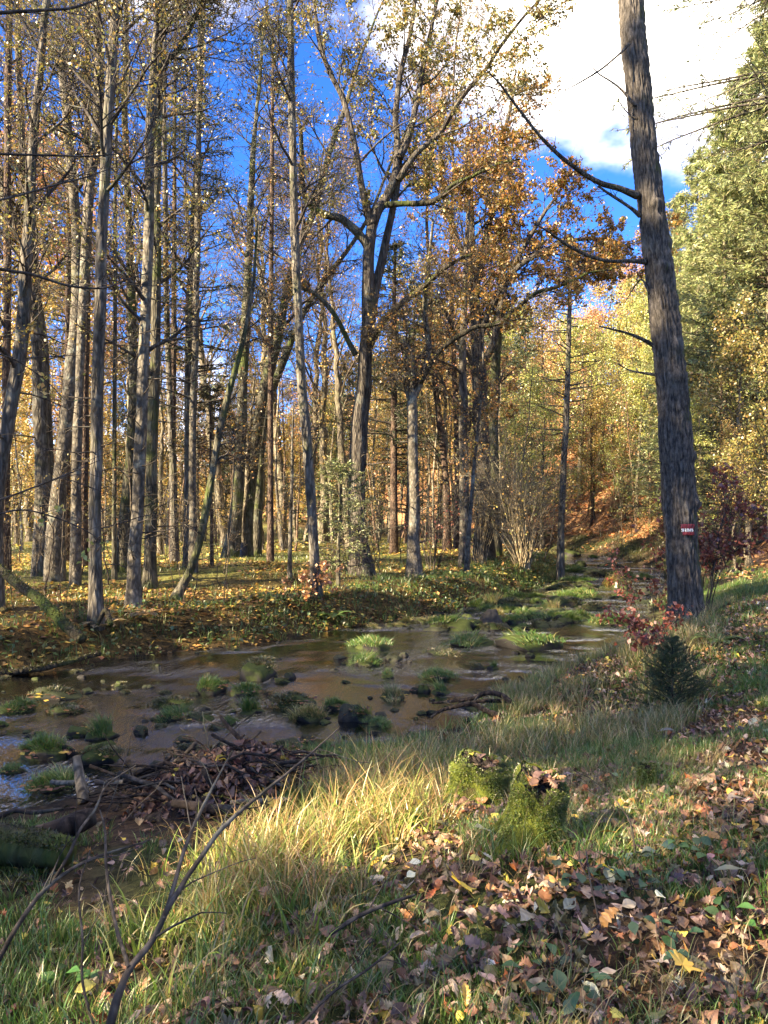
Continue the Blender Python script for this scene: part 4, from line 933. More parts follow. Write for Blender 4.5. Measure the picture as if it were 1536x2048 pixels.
shrub('red_beech', 'small red beech reaching over the stream left of the marked trunk', 'sapling', ground_at(1345, 1265) + np.array([-.25, .5, 0]), 5, 1.15, .65, dict(n1=7, n2=4, leaf=2.6, l1=.4, size=.065), 'beech', 'twig', lean=(-.35, 0), rad=.007)
g_ = ground_at(648, 1196)
shrub('orange_seedling', 'low seedling with orange leaves around the maple foot', 'sapling', g_ + np.array([-.2, -.3, 0]), 9, .75, .85, dict(n1=6, n2=4, leaf=2.6, l1=.35, size=.085), 'rust', 'twig', rad=.006)

def needle_sapling(label, base, H, W_, nb, dens):
    t = thing('spruce_sapling', label, 'sapling', base)
    P = np.c_[np.zeros(12), np.zeros(12), np.linspace(-.03, H, 12)]; V, f = tubes(P, np.linspace(.016, .004, 12), 7)
    link('trunk', mesh('trunk', V, f, None, True, M['bark_moss']), t)
    C1, R1 = spawn(P[None], np.linspace(.014, .004, 12)[None], nb, .06, .99, (1.0, 1.4), lambda tt, pl, N: W_ * np.clip(1.05 - tt, .1, 1) ** .75 * (.75 + .4 * rng.random(N)), .5, 7, .06, .06, .002)
    C2, R2 = spawn(C1, R1, 8, .2, .95, (.6, .9), lambda tt, pl, N: pl * (.5 - .3 * tt) * (.7 + .5 * rng.random(N)), .7, 5, .06, .03, .0015, flat=.3)
    bt, bl = Bag(), Bag()
    for C, R in ((C1, R1), (C2, R2)):
        V, f = tubes(C, R, 3); bt.add(V, f)
        B, n = C.shape[:2]; ln = np.linalg.norm(C[:, -1] - C[:, 0], axis=1)
        cnt = np.maximum(3, (ln * dens).astype(int)); idx = np.repeat(np.arange(B), cnt); N = len(idx)
        tt = rng.random(N) * (n - 1.01); i = tt.astype(int); w = (tt - i)[:, None]
        p = C[idx, i] * (1 - w) + C[idx, i + 1] * w; T = nrm(C[idx, i + 1] - C[idx, i]); q = nrm(np.cross(T, rvec(N)) + np.array([0, 0, .25]))
        d = nrm(T * .75 + q); L = .016 * (.7 + .5 * rng.random(N)); V, Q = rhombs(p, d, rvec(N), L, L * .12, .02)
        bl.add(V, Q, np.repeat(pick([(3, (.03, .06, .023)), (2, (.05, .09, .03)), (1, (.08, .125, .042))], N, .15), 4, 0))
    link('twigs', bt.mesh('twigs', M['twig']), t, kind='stuff'); link('needles', bl.mesh('needles', M['needle']), t, kind='stuff')
needle_sapling('dark green spruce sapling in front of the marked trunk', ground_at(1345, 1425), .76, .5, 95, 1100)
needle_sapling('tiny spruce seedling right beside the farther mossy stump', ground_at(1062, 1560), .16, .10, 16, 900)

def fern(label, base, n, L, colr, up=.9):
    t = thing('fern', label, 'fern', base)
    for q in range(n):
        a = q / n * 6.283 + rng.random() * .6; u = np.linspace(0, 1, 15); Lq = L * (.75 + .4 * rng.random())
        x = Lq * (u * .75); z = Lq * (up * u - .75 * u ** 2)
        ax = np.array([math.cos(a), math.sin(a), 0]); side = np.array([-math.sin(a), math.cos(a), 0])
        C = x[:, None] * ax + z[:, None] * np.array([0, 0, 1])
        b = Bag(); V, f = tubes(C, np.linspace(.003, .001, 15), 4); b.add(V, f, np.array([.1, .07, .03]))
        for sgn in (-1, 1):
            i = np.arange(2, 15); wv = np.sin(np.clip(u[i] * 1.05, 0, 1) * math.pi) ** .7 * L * .24 + .01
            T = nrm(np.gradient(C, axis=0))[i]; d = nrm(sgn * side + .45 * T + np.array([0, 0, -.15])); nn_ = np.cross(d, T) * sgn
            V, Q = rhombs(C[i], d, nn_ + .2 * rng.normal(size=nn_.shape), wv, np.full(len(i), Lq * .062), .03); b.add(V, Q, np.repeat(pick([(1, colr)], len(i), .15), 4, 0))
        link('frond', b.mesh('frond', M['grass']), t)
fern('green fern standing right of the marked trunk foot', ground_at(1432, 1290), 8, .42, (.09, .15, .04))
fern('withered tan fern on the far bank below the nearest grey trunk', ground_at(205, 1262), 7, .55, (.34, .25, .12))
fern('withered fern on the far bank right of the stout pale trunk', ground_at(285, 1238), 6, .55, (.26, .17, .08))
fern('green fern overhanging the water below the great oak', ground_at(665, 1238), 8, .6, (.08, .15, .04))

# ------------------------------------------------------------------ stones and tussocks in the stream
def ico(sub):
    t = (1 + 5 ** .5) / 2
    V = [(-1, t, 0), (1, t, 0), (-1, -t, 0), (1, -t, 0), (0, -1, t), (0, 1, t), (0, -1, -t), (0, 1, -t), (t, 0, -1), (t, 0, 1), (-t, 0, -1), (-t, 0, 1)]
    Fc = [(0, 11, 5), (0, 5, 1), (0, 1, 7), (0, 7, 10), (0, 10, 11), (1, 5, 9), (5, 11, 4), (11, 10, 2), (10, 7, 6), (7, 1, 8), (3, 9, 4), (3, 4, 2), (3, 2, 6), (3, 6, 8), (3, 8, 9), (4, 9, 5), (2, 4, 11), (6, 2, 10), (8, 6, 7), (9, 8, 1)]
    V = [np.array(v) / np.linalg.norm(v) for v in V]
    for _ in range(sub):
        c = {}; F2 = []
        def mid(a, b):
            k = (min(a, b), max(a, b))
            if k not in c: m = V[a] + V[b]; V.append(m / np.linalg.norm(m)); c[k] = len(V) - 1
            return c[k]
        for a, b, d in Fc:
            x, y, z = mid(a, b), mid(b, d), mid(d, a); F2 += [(a, x, z), (b, y, x), (d, z, y), (x, y, z)]
        Fc = F2
    return np.array(V), np.array(Fc)
IV, IF = ico(3)
def stone_mat():
    m, t, nn = mat_base('mossy_wet_stone'); tc_ = nn('ShaderNodeTexCoord').outputs['Object']; g = nn('ShaderNodeNewGeometry')
    pos = g.outputs['Position']
    nzv = nn('ShaderNodeSeparateXYZ', {0: g.outputs['Normal']}).outputs[2]; oz = nn('ShaderNodeSeparateXYZ', {0: tc_}).outputs[2]
    st = mix(nn, noise(nn, pos, 9, 5), (.010, .009, .008, 1), (.05, .045, .038, 1))
    st = mix(nn, 1., st, nn('ShaderNodeObjectInfo').outputs['Color'], 'MULTIPLY')
    n2 = noise(nn, pos, 5, 4, .65)
    f = nn('ShaderNodeMath', {0: nn('ShaderNodeMath', {0: nzv, 1: .5}, operation='MULTIPLY').outputs[0], 1: n2}, operation='ADD').outputs[0]
    f = ramp(nn, f, .55, .85)
    fm = nn('ShaderNodeMath', {0: f, 1: nn('ShaderNodeAttribute', attribute_name='moss', attribute_type='OBJECT').outputs['Fac']}, operation='MULTIPLY').outputs[0]
    ms = mix(nn, noise(nn, pos, 30, 3), (.018, .028, .007, 1), (.075, .095, .02, 1))
    c = mix(nn, fm, st, ms)
    bp = nn('ShaderNodeBump', {'Strength': .8, 'Distance': .02, 'Height': noise(nn, pos, 28, 5, .7)})
    p = nn('ShaderNodeBsdfPrincipled', {'Base Color': c, 'Roughness': .75, 'Normal': bp.outputs[0], 'Specular IOR Level': .18}); nn('ShaderNodeOutputMaterial', {0: p.outputs[0]}); return m
M['stone'] = stone_mat()
SM = []
for q in range(7):
    d = 1 + .32 * fbm(IV * 1.1 + 20 * q, 3) ; V = IV * d[:, None]
    for _ in range(7):     # cleft faces
        nrm_ = rvec(1)[0]; h = .62 + .25 * rng.random(); e = V @ nrm_ - h; V = V - np.where(e > 0, e * .85, 0)[:, None] * nrm_
    V += .03 * rng.normal(size=(1, 3)); SM.append(mesh('stone', V, IF, None, True, M['stone']))

def blades(p, H, wdt, bend, az, pal, colj=.2, seg=3):
    """curved blades: p (N,3) roots, H heights, bend 0..1.6 arching outwards along az"""
    N = len(p); u = np.linspace(0, 1, seg + 1)
    ax = np.c_[np.cos(az), np.sin(az), np.zeros(N)]; sd = np.c_[-np.sin(az), np.cos(az), np.zeros(N)]
    tw = rng.random(N) * 6.283; sd = sd * np.cos(tw)[:, None] + ax * np.sin(tw)[:, None] * .8
    th = bend[:, None] * u[None]           # angle from vertical grows along blade
    st = H[:, None] / seg; xx = np.zeros((N, seg + 1)); zz = np.zeros((N, seg + 1))
    for i in range(1, seg + 1):
        xx[:, i] = xx[:, i - 1] + np.sin((th[:, i] + th[:, i - 1]) / 2) * st[:, 0]; zz[:, i] = zz[:, i - 1] + np.cos((th[:, i] + th[:, i - 1]) / 2) * st[:, 0]
    C = p[:, None] + xx[..., None] * ax[:, None]; C[:, :, 2] += zz
    wv = wdt[:, None] * np.array([.7, 1., .75, .5, .3])[:seg][None] * .5
    Lf = C[:, :seg] - sd[:, None] * wv[..., None]; Rt = C[:, :seg] + sd[:, None] * wv[..., None]
    V = np.concatenate([Lf, Rt, C[:, seg:]], 1); K = 2 * seg + 1
    o = np.arange(N)[:, None] * K; i = np.arange(seg - 1)[None]
    Q = np.stack([o + i, o + seg + i, o + seg + i + 1, o + i + 1], -1).reshape(-1, 4)
    Tq = np.concatenate([o + seg - 1, o + 2 * seg - 1, o + 2 * seg], 1)
    return V.reshape(-1, 3), [Q, Tq], np.repeat(pick(pal, N, colj), K, 0)
GP = {'green': [(4, (.065, .15, .026)), (3, (.10, .19, .038)), (2, (.15, .21, .05)), (1, (.32, .27, .09))],
      'mix': [(3, (.10, .16, .04)), (3, (.20, .20, .065)), (3, (.38, .31, .13)), (2, (.46, .35, .17))],
      'straw': [(4, (.42, .29, .10)), (2, (.50, .37, .15)), (3, (.19, .23, .05)), (2, (.34, .19, .08))],
      'lush': [(3, (.16, .26, .04)), (3, (.25, .31, .06)), (3, (.45, .38, .14))],
      'dull': [(4, (.07, .085, .03)), (3, (.11, .105, .04)), (2, (.19, .15, .07))]}
TM = {}
def tuft_mesh(key, pal, n, r, hh, bend, wd=.008):
    out_ = []
    for q in range(4):
        a = rng.random(n) * 6.283; rr = rng.random(n) ** .5
        sc_ = rng.normal(size=(6, 2)) * .42 * r; sk = rng.choice(6, n, p=[.3, .22, .18, .14, .1, .06]); hk = (.55 + .75 * rng.random(6))[sk]
        p = np.c_[sc_[sk, 0] + np.cos(a) * rr * r * .55, sc_[sk, 1] + np.sin(a) * rr * r * .55, 0 * a]; q2 = np.hypot(p[:, 0], p[:, 1]) / r; p[:, 2] = -.02 - .24 * r * np.minimum(q2, 1.3) ** 2; rr = np.clip(q2, 0, 1.2)
        V, f, c = blades(p, hh * hk * (.5 + .7 * rng.random(n)), np.full(n, wd) * (.7 + .6 * rng.random(n)), bend * (.3 + rr) * (.6 + .7 * rng.random(n)), a + .6 * rng.normal(size=n), GP[pal])
        out_.append(mesh('grass_tuft', V, f, c, True, M['grass']))
    TM[key] = out_
tuft_mesh('g', 'green', 800, 1., .62, 1.6, .03); tuft_mesh('m', 'mix', 600, 1., .8, 1.5, .03); tuft_mesh('s', 'straw', 260, .8, 1.5, .7, .04); tuft_mesh('t', 'green', 420, .6, 1.3, 1.0, .03); tuft_mesh('d', 'dull', 700, 1.05, .28, 1.7, .06)
def lumps(n, r, pal, sz):
    p = rvec(n) * r; p[:, 2] = np.abs(p[:, 2]) * .5; L = sz * (.6 + .8 * rng.random(n)); V, Q = rhombs(p, nrm(rvec(n) * np.array([1, 1, .4])), rvec(n) * .5 + np.array([0, 0, 1]), L, L * .7); return V, Q, np.repeat(pick(pal, n, .2), 4, 0)
LP = [(4, (.20, .09, .045)), (3, (.30, .15, .06)), (2, (.5, .34, .06)), (2, (.12, .06, .04))]
LITM = []
for q in range(3):
    V, Q, c = lumps(36, 1.0, LP, .34); LITM.append(mesh('fallen_leaves', V, Q, c, False, M['litter']))

# px, py of the waterline foot, width px, height px, tuft kind, leaves?, moss, label
RK = [
 (22, 1425, 66, 34, 'g', 1, .9, 'grassy hummock cut by the left edge in midstream'), (98, 1398, 92, 20, 'd', 1, .5, 'stone heap under brown leaves beside the left grassy hummock'),
 (176, 1386, 24, 12, '', 0, .6, 'small mossy stone above the leaf covered heap'), (132, 1425, 62, 16, 'd', 1, .8, 'low mossy stone right of the leaf covered heap'),
 (105, 1426, 40, 10, '', 1, .8, 'flat mossy stone just below the leaf covered heap'), (238, 1374, 24, 14, 'd', 0, 1, 'lone round mossy stone near the far bank at left'),
 (416, 1386, 66, 44, 'g', 1, 1, 'grassy hummock topped with yellow leaves left of the big boulder'), (512, 1358, 78, 42, 'd', 0, 1, 'big rounded mossy boulder in the left middle of the stream'),
 (578, 1358, 26, 18, '', 0, .4, 'small dark round stone right of the big rounded boulder'), (560, 1366, 30, 10, 'd', 0, .8, 'flat stone touching the small dark round stone'), (489, 1390, 58, 28, 'g', 1, .9, 'grassy hummock in front of the big rounded boulder'),
 (343, 1413, 70, 18, 'd', 0, 1, 'low green mossy stone in the left middle of the stream'), (335, 1441, 64, 34, 'g', 1, .9, 'grassy hummock in front of the low green mossy stone'),
 (390, 1440, 50, 14, 'd', 1, .5, 'leaf strewn stones between two grassy hummocks'), (412, 1443, 34, 16, 'd', 0, .9, 'small mossy stone right of the leaf strewn stones'), (410, 1420, 20, 7, '', 0, .1, 'tiny bare dark stone in open water'), (456, 1450, 34, 24, 'g', 0, .9, 'small tufted stone left of the leaning stick'),
 (150, 1471, 54, 20, '', 1, 1, 'flat round stone with yellow leaves on moss'), (76, 1518, 96, 56, 'g', 1, .9, 'large grassy hummock near the left edge, nearer bank side'), (198, 1478, 66, 52, 't', 0, 1, 'leafy green hummock behind the mossy boulder with leaves'),
 (200, 1524, 78, 40, 'd', 1, 1, 'mossy boulder strewn with leaves right of the large grassy hummock'), (134, 1510, 30, 22, '', 1, .2, 'dark stone wedged between the two left hummocks'), (96, 1580, 96, 46, 'g', 1, .9, 'broad grassy hummock behind the upright broken log'), (14, 1546, 40, 24, 'g', 1, .9, 'small grassy hummock at the left edge below the large one'), (2, 1452, 18, 16, 'g', 0, .9, 'sliver of tussock at the left edge'),
 (278, 1467, 34, 20, '', 1, .4, 'small dark stone with leaves in the left current'), (364, 1486, 46, 14, '', 1, .3, 'flat dark stone with a red leaf heap'), (500, 1428, 52, 28, 't', 0, .8, 'thin spiky green tuft standing in the current'),
 (588, 1414, 84, 28, 'd', 1, .9, 'long mossy stone with leaves in the stream centre'), (620, 1444, 66, 30, 'm', 0, .7, 'dark stone draped with grass in the stream centre'), (665, 1418, 48, 30, 'g', 1, .8, 'grassy hummock right of the long mossy stone'),
 (708, 1442, 64, 46, '', 1, .25, 'dark angular rock leaning in the stream centre'), (728, 1444, 50, 40, 't', 0, .8, 'tall grass tuft growing against the dark angular rock'), (756, 1452, 50, 18, 'g', 0, .9, 'low grassy hummock right of the dark angular rock'),
 (740, 1300, 72, 44, 'g', 0, .9, 'tall grassy boulder standing upstream in the middle'), (734, 1330, 62, 30, 'g', 0, .9, 'mossy hummock just in front of the tall grassy boulder'), (680, 1317, 28, 7, '', 0, .3, 'flat dark stone left of the tall grassy boulder'), (668, 1343, 22, 8, '', 0, .2, 'tiny dark stone with a white ripple'), (690, 1366, 20, 6, 'd', 0, .8, 'tiny mossy stone in open golden water'),
 (614, 1482, 36, 14, '', 1, .2, 'small leaf topped stone near the near bank'), (568, 1502, 60, 26, 'd', 1, .4, 'stone with a brown leaf pile by the near bank'),
 (782, 1398, 52, 24, 'm', 1, .8, 'yellowing tussock in the middle near the dead branch'), (775, 1356, 26, 22, 't', 0, .9, 'small upright tuft in golden water'), (872, 1358, 62, 24, 'g', 1, .9, 'grassy hummock in golden water left of centre right'), (848, 1385, 28, 20, 'd', 0, 1, 'small round mossy stone by the yellow green tuft'),
 (880, 1388, 42, 30, 't', 0, .8, 'yellow green tuft right of the small round mossy stone'), (955, 1338, 32, 14, 'd', 0, .4, 'low dark stone left of the upright tuft'), (987, 1338, 24, 26, 't', 0, .9, 'single upright tuft in the golden reach'), (806, 1388, 30, 8, '', 0, .2, 'low wet stone between two tussocks'), (832, 1384, 32, 10, '', 1, .2, 'low wet stone with a leaf by the round mossy one'),
 (944, 1292, 84, 26, 'g', 0, 1, 'long low grassy hummock left of the big grassy mound'), (1056, 1298, 128, 46, 'g', 0, 1, 'big grassy mound in midstream with a dark log behind'), (1060, 1314, 20, 10, '', 0, .6, 'small stone in front of the big grassy mound'), (886, 1308, 66, 10, 'd', 0, .6, 'thin flat stone ledge upstream of the golden reach'), (786, 1322, 44, 14, '', 0, .3, 'pair of low stones right of the tall grassy boulder'), (808, 1314, 22, 12, '', 0, .3, 'low round stone by the flat ledge'),
 (914, 1260, 80, 44, 'g', 0, .9, 'high grassy mound at the head of the pool'), (984, 1252, 52, 36, '', 0, .0, 'grey flat faced stone standing beside the high grassy mound'), (1030, 1246, 46, 26, 'g', 0, .9, 'grass tuft stone right of the grey flat faced stone'), (1010, 1258, 36, 14, '', 0, .3, 'dark wet stone below the grey flat faced stone'), (875, 1262, 56, 10, '', 0, .3, 'low dark stones at the foot of the far bank'),
 (1128, 1214, 66, 24, 'd', 0, .8, 'large flat topped boulder upstream'), (1020, 1216, 52, 26, 'd', 0, .6, 'slanted dark boulder by the far bank'), (1080, 1240, 62, 20, 'g', 0, .8, 'grassy stones below the large flat topped boulder'), (1110, 1252, 52, 12, '', 0, .4, 'wet stones at the edge of the bright riffle'), (1220, 1250, 116, 26, 't', 0, .8, 'long grassy bar at the edge of the bright riffle'), (1160, 1238, 56, 22, 'g', 0, .7, 'mossy stones left of the long grassy bar'),
 (1172, 1196, 64, 28, 'g', 0, .9, 'grassy stones right of the large flat topped boulder'), (1214, 1176, 44, 20, 's', 0, .6, 'stone with a tall golden grass tuft'), (1242, 1178, 42, 24, 'd', 0, 1, 'bright mossy boulder upstream on the right'), (1256, 1198, 44, 16, 'g', 0, .6, 'grassy stone in front of the bright mossy boulder'), (1292, 1186, 30, 14, '', 0, .4, 'dark stone in the right channel'), (1290, 1206, 56, 8, '', 0, .5, 'flat dark ledge in the right channel'), (1190, 1220, 50, 18, 'd', 0, .5, 'dark rough stones in the riffle centre'),
 (1150, 1170, 60, 24, 'g', 0, .9, 'grassy hummock far upstream at the left'), (1120, 1180, 50, 16, 'd', 0, .7, 'low stone by the sunlit bank'), (1200, 1150, 60, 14, 'd', 0, .6, 'far flat stones crossing the stream'), (1250, 1152, 50, 14, 'g', 0, .8, 'far grassy stones by the right bank'), (1165, 1145, 60, 14, 'g', 0, .8, 'far grassy stones by the left bank'), (1225, 1134, 60, 10, '', 0, .5, 'farthest stone step across the stream'), (1290, 1158, 34, 16, 'g', 0, .9, 'far tussock against the marked trunk'),
]
# never let one waterline foot escape the stream plane
def water_at(px, py):
    z = -.8
    for _ in range(4):
        v = (1024 - py) / F; ta = (math.sin(PITCH) + v * math.cos(PITCH)) / (math.cos(PITCH) - v * math.sin(PITCH)); Y = (z - CZ) / ta; z = float(zwater(Y))
    return np.array([(px - 768) / F * Y, Y, z])
def put_stone(p, w, hgt, tk, lv, moss, lab, group='stones and hummocks in the stream'):
    s_ = (w * .56, w * (.42 + .2 * rng.random()), max(hgt, .035) * (.9 if tk in ('', 'd') else .34 if tk in 'ts' else .55))
    rz = rng.normal() * .5
    o = link('mossy_stone' if moss > .3 else 'wet_stone', SM[rng.integers(len(SM))], None, (p[0], p[1] + w * .3, p[2] - s_[2] * .12), (0, 0, rz), s_, tuple(np.full(3, .8 + .5 * rng.random())), None, lab, 'stone', group)
    o['moss'] = float(moss)
    if tk:
        gs = w * .50; k = TM[tk][rng.integers(4)]
        zs = min(gs * (1 if tk in 'ts' else .9), .17 if tk == 't' else .3)
        link('grass_tuft', k, o, (0, 0, .72), (.2 * rng.normal(), .2 * rng.normal(), rng.random() * 6), (gs / s_[0], gs / s_[1], zs / s_[2]), kind='stuff')
    if lv:
        link('fallen_leaves', LITM[rng.integers(3)], o, (.1, -.25, .42), (0, 0, rng.random() * 6), (.85, .85, .62), kind='stuff')
    return o
for px, py, w, hh, tk, lv, ms, lab in RK:
    p = water_at(px, py); k = p[1] / F
    if lab.startswith('grey flat'): 
        o = put_stone(p, w * k, hh * k * 1.2, tk, lv, ms, lab); o.color = (2., 1.95, 1.85, 1); continue
    put_stone(p, w * k, hh * k, tk, lv, ms, lab)
n = 0
while n < 95:
    px, py = rng.uniform(0, 1310), rng.uniform(1130, 1560); p = water_at(px, py)
    X_, Y_ = np.array([p[0]]), np.array([p[1]])
    if not inside(X_, Y_, STREAM)[0]: continue
    d_ = min(pdist(X_, Y_, FAR)[0], pdist(X_, Y_, NEAR)[0])
    if d_ > .5 and p[1] < 18 and rng.random() > .35: continue
    n += 1; w = (.05 + .12 * rng.random()) * (1.9 if p[1] > 18 else 1)
    put_stone(p, w, w * .35, 'd' if rng.random() < .4 else '', 0, rng.random(), 'small stone just breaking the water among the larger ones', 'small stones in the stream')

n = 0
while n < 70:
    px, py = rng.uniform(720, 1330), rng.uniform(1112, 1262); p = water_at(px, py)
    if not inside(p[:1], p[1:2], STREAM)[0]: continue
    if px > 1130 + (1262 - py) * .7: continue
    n += 1; w = (18 + 36 * rng.random() ** 1.5) * p[1] / F
    put_stone(p, w, w * .38, ('d', 'g', 'd', 'g', 'm', '')[rng.integers(6)], 0, .4 + .6 * rng.random(), 'small grassy stone among the packed stones upstream', 'packed stones upstream')
# ------------------------------------------------------------------ stumps
def moss_mat():
    m, t, nn = mat_base('moss'); pos = nn('ShaderNodeNewGeometry').outputs['Position']
    c = mix(nn, ramp(nn, noise(nn, pos, 22, 4, .7), .3, .7), (.035, .045, .010, 1), (.13, .15, .025, 1)); n3 = noise(nn, pos, 160, 2)
    c = mix(nn, ramp(nn, noise(nn, pos, 7, 3), .58, .7, 0, .7), c, (.06, .042, .025, 1))
    bp = nn('ShaderNodeBump', {'Strength': 1., 'Distance': .012, 'Height': n3})
    nn('ShaderNodeOutputMaterial', {0: nn('ShaderNodeBsdfPrincipled', {'Base Color': c, 'Roughness': 1., 'Normal': bp.outputs[0], 'Specular IOR Level': .1}).outputs[0]}); return m
M['moss'] = moss_mat()
MOSSP = [(4, (.12, .165, .03)), (3, (.17, .21, .04)), (2, (.07, .105, .022)), (1, (.2, .18, .06))]
def stump(label, base, r, H, nblade, rootn=5, tilt=(0, 0), notch=0., slope=0., rag=.07):
    t = thing('tree_stump', label, 'stump', base)
    K, n = 64, 26; th = np.arange(K) / K * 2 * math.pi; u = np.linspace(-.08, 1, n)
    ph = rng.random() * 6
    A, U = np.meshgrid(th, u)
    root = (.55 + .35 * np.cos(A - 3.4)) * np.exp(-np.clip(U, 0, 1) * 3.2) * (1 + .6 * np.cos(rootn * A + ph))
    lob = .09 * np.cos(2 * A + ph) + .05 * np.cos(5 * A + 2 * ph) + .10 * fbm(np.stack([np.cos(A) * 2, np.sin(A) * 2, U * 2], -1), 3)
    sq = 1 / (np.abs(np.cos(A + .5)) ** 3.2 + np.abs(np.sin(A + .5)) ** 3.2) ** (1 / 3.2)
    Rr = r * (.93 * sq + root + lob) * (1 - .12 * sm(.88, 1, U))
    Zt = H * (1 + slope * np.cos(A - 2.2) + rag * fbm(np.stack([np.cos(A) * 2.6, np.sin(A) * 2.6, 0 * A + 5], -1), 3) - notch * np.exp(-((A - 4.45) / .38) ** 2) - .5 * notch * np.exp(-((A - 6.0) / .3) ** 2))
    V = np.stack([Rr * np.cos(A) + tilt[0] * U * H, Rr * np.sin(A) + tilt[1] * U * H, U * Zt], -1)
    j, i = np.meshgrid(np.arange(K), np.arange(n - 1)); Q = np.stack([i * K + j, i * K + (j + 1) % K, (i + 1) * K + (j + 1) % K, (i + 1) * K + j], -1).reshape(-1, 4)
    link('stump_wood', mesh('stump_wood', V.reshape(-1, 3), Q, None, True, M['moss']), t)
    # cut face
    b = Bag(); rings = 7; c0 = V[-1].mean(0); G = np.concatenate([V[-1] * f + c0 * (1 - f) - np.array([0, 0, .012 + .01 * (1 - f)]) + .006 * rng.normal(size=(K, 3)) * (f < .95) for f in np.linspace(1, .05, rings)])
    Q2 = np.stack([np.arange(rings - 1)[:, None] * K + np.arange(K), np.arange(rings - 1)[:, None] * K + (np.arange(K) + 1) % K, np.arange(1, rings)[:, None] * K + (np.arange(K) + 1) % K, np.arange(1, rings)[:, None] * K + np.arange(K)], -1).reshape(-1, 4)
    link('cut_face', mesh('cut_face', G, Q2, None, True, M['wood_wet']), t)
    a = rng.random(nblade) * K; ai = a.astype(int) % K; ui = np.clip((rng.random(nblade) ** .85) * (n + 2), 0, n - 1.01).astype(int)
    kk_ = rng.random(nblade) < sm(-.35, .3, fbm(np.c_[np.cos(th[ai]) * 2, np.sin(th[ai]) * 2, ui / n * 2.5], 3)); ai, ui = ai[kk_], ui[kk_]; nblade = int(kk_.sum())
    top_ = ui > n - 3; fi_ = np.where(top_, .5 + .5 * rng.random(nblade) ** .6, 1.)[:, None]
    p = V[ui, ai] * fi_ + V[-1].mean(0) * (1 - fi_) * np.array([1, 1, 1]) + .004 * rng.normal(size=(nblade, 3)); nr = nrm(np.c_[np.cos(th[ai]), np.sin(th[ai]), np.where(ui > n - 3, .8, .1)])
    d = nrm(nr + .9 * rng.normal(size=p.shape) + np.array([0, 0, -.35])); L = .013 * (.5 + 1.1 * rng.random(nblade)); Vb, Qb = rhombs(p - nr * .003, d, rvec(nblade), L, L * .3, .1)
    cl = pick(MOSSP, nblade, .16) * (1 + .5 * fbm(p * 14, 2))[:, None]
    link('moss', mesh('moss', Vb, Qb, np.repeat(np.clip(cl, .01, .5), 4, 0), False, M['grass']), t, kind='stuff')
    return t, V
def aim(px, py, Y): p = at(px, py, Y); p[2] = h1(p[0], p[1]); return p
pA = ground_at(1078, 1705); pB = ground_at(975, 1606); pC = ground_at(1300, 1585)
st_a, VA = stump('nearer stump wrapped in thick green moss with leaves on top', pA + np.array([0, .14, -.02]), 56 * pA[1] / F, 132 * pA[1] / F, 42000, 4, (.12, .05), notch=.2, slope=.13, rag=.09)
st_b, VB = stump('farther squat stump with sunlit moss behind the nearer one', pB + np.array([0, .15, -.02]), 52 * pB[1] / F, 72 * pB[1] / F, 30000, 5, (-.1, 0), notch=.12, slope=.14, rag=.10)
st_c, VC = stump('small rotten mossy stump half hidden in grass at right', pC + np.array([0, .05, -.01]), 18 * pC[1] / F, 52 * pC[1] / F, 4000, 3, notch=.3)

# ------------------------------------------------------------------ fallen leaves
def leaf_template(kind):
    if kind == 'oak': w = [.02, .14, .10, .24, .15, .33, .19, .34, .2, .27, .14, .03]
    elif kind == 'ovate': w = [.02, .17, .27, .33, .35, .33, .27, .18, .08, .01]
    elif kind == 'beech': w = [.02, .2, .3, .32, .27, .16, .01]
    if kind != 'maple':
        w = np.array(w); n = len(w); x = np.linspace(0, 1, n); fw = np.where(np.arange(n) % 2, .03, -.0)
        V = np.concatenate([np.c_[x, 0 * x, 0 * x], np.c_[x + fw, w, .10 * w], np.c_[x + fw, -w, .10 * w]])
        i = np.arange(n - 1); Q = np.concatenate([np.stack([i, i + 1, n + i + 1, n + i], -1), np.stack([i, 2 * n + i, 2 * n + i + 1, i + 1], -1)])
        st = np.array([[-.28, .006, 0], [-.28, -.006, 0], [0.02, -.012, 0], [.02, .012, 0]]); k = len(V)
        return np.concatenate([V, st]), [np.concatenate([Q, [[k, k + 1, k + 2, k + 3]]])]
    tips = [(-150, .30), (-128, .16), (-105, .5), (-88, .36), (-70, .60), (-52, .36), (-42, .62), (-22, .40), (-14, .66), (0, .95), (14, .66), (22, .40), (42, .62), (52, .36), (70, .60), (88, .36), (105, .5), (128, .16), (150, .30), (180, .06)]
    # five pointed lobes
    tips = [(-162, .26), (-142, .46), (-126, .36), (-112, .40), (-96, .58), (-82, .74), (-68, .60), (-56, .42), (-44, .60), (-32, .66), (-22, .52), (-12, .74), (0, .92), (12, .74), (22, .52), (32, .66), (44, .60), (56, .42), (68, .60), (82, .74), (96, .58), (112, .40), (126, .36), (142, .46), (162, .26), (180, .05)]
    a = np.radians([q for q, _ in tips]); r = np.array([q for _, q in tips])
    V = [[.3, 0, -.02]] + [[.3 + .62 * rr * math.cos(aa), .72 * rr * math.sin(aa), .08 * rr * abs(math.sin(2.5 * aa))] for aa, rr in zip(a, r)]
    n = len(tips); T = np.array([[0, 1 + i, 1 + (i + 1) % n] for i in range(n)]); k = n + 1
    V += [[-.35, .006, 0], [-.35, -.006, 0], [.3, -.012, 0], [.3, .012, 0]]
    return np.array(V), [T, np.array([[k, k + 1, k + 2, k + 3]])]
LT = {k: leaf_template(k) for k in ('oak', 'ovate', 'beech', 'maple')}
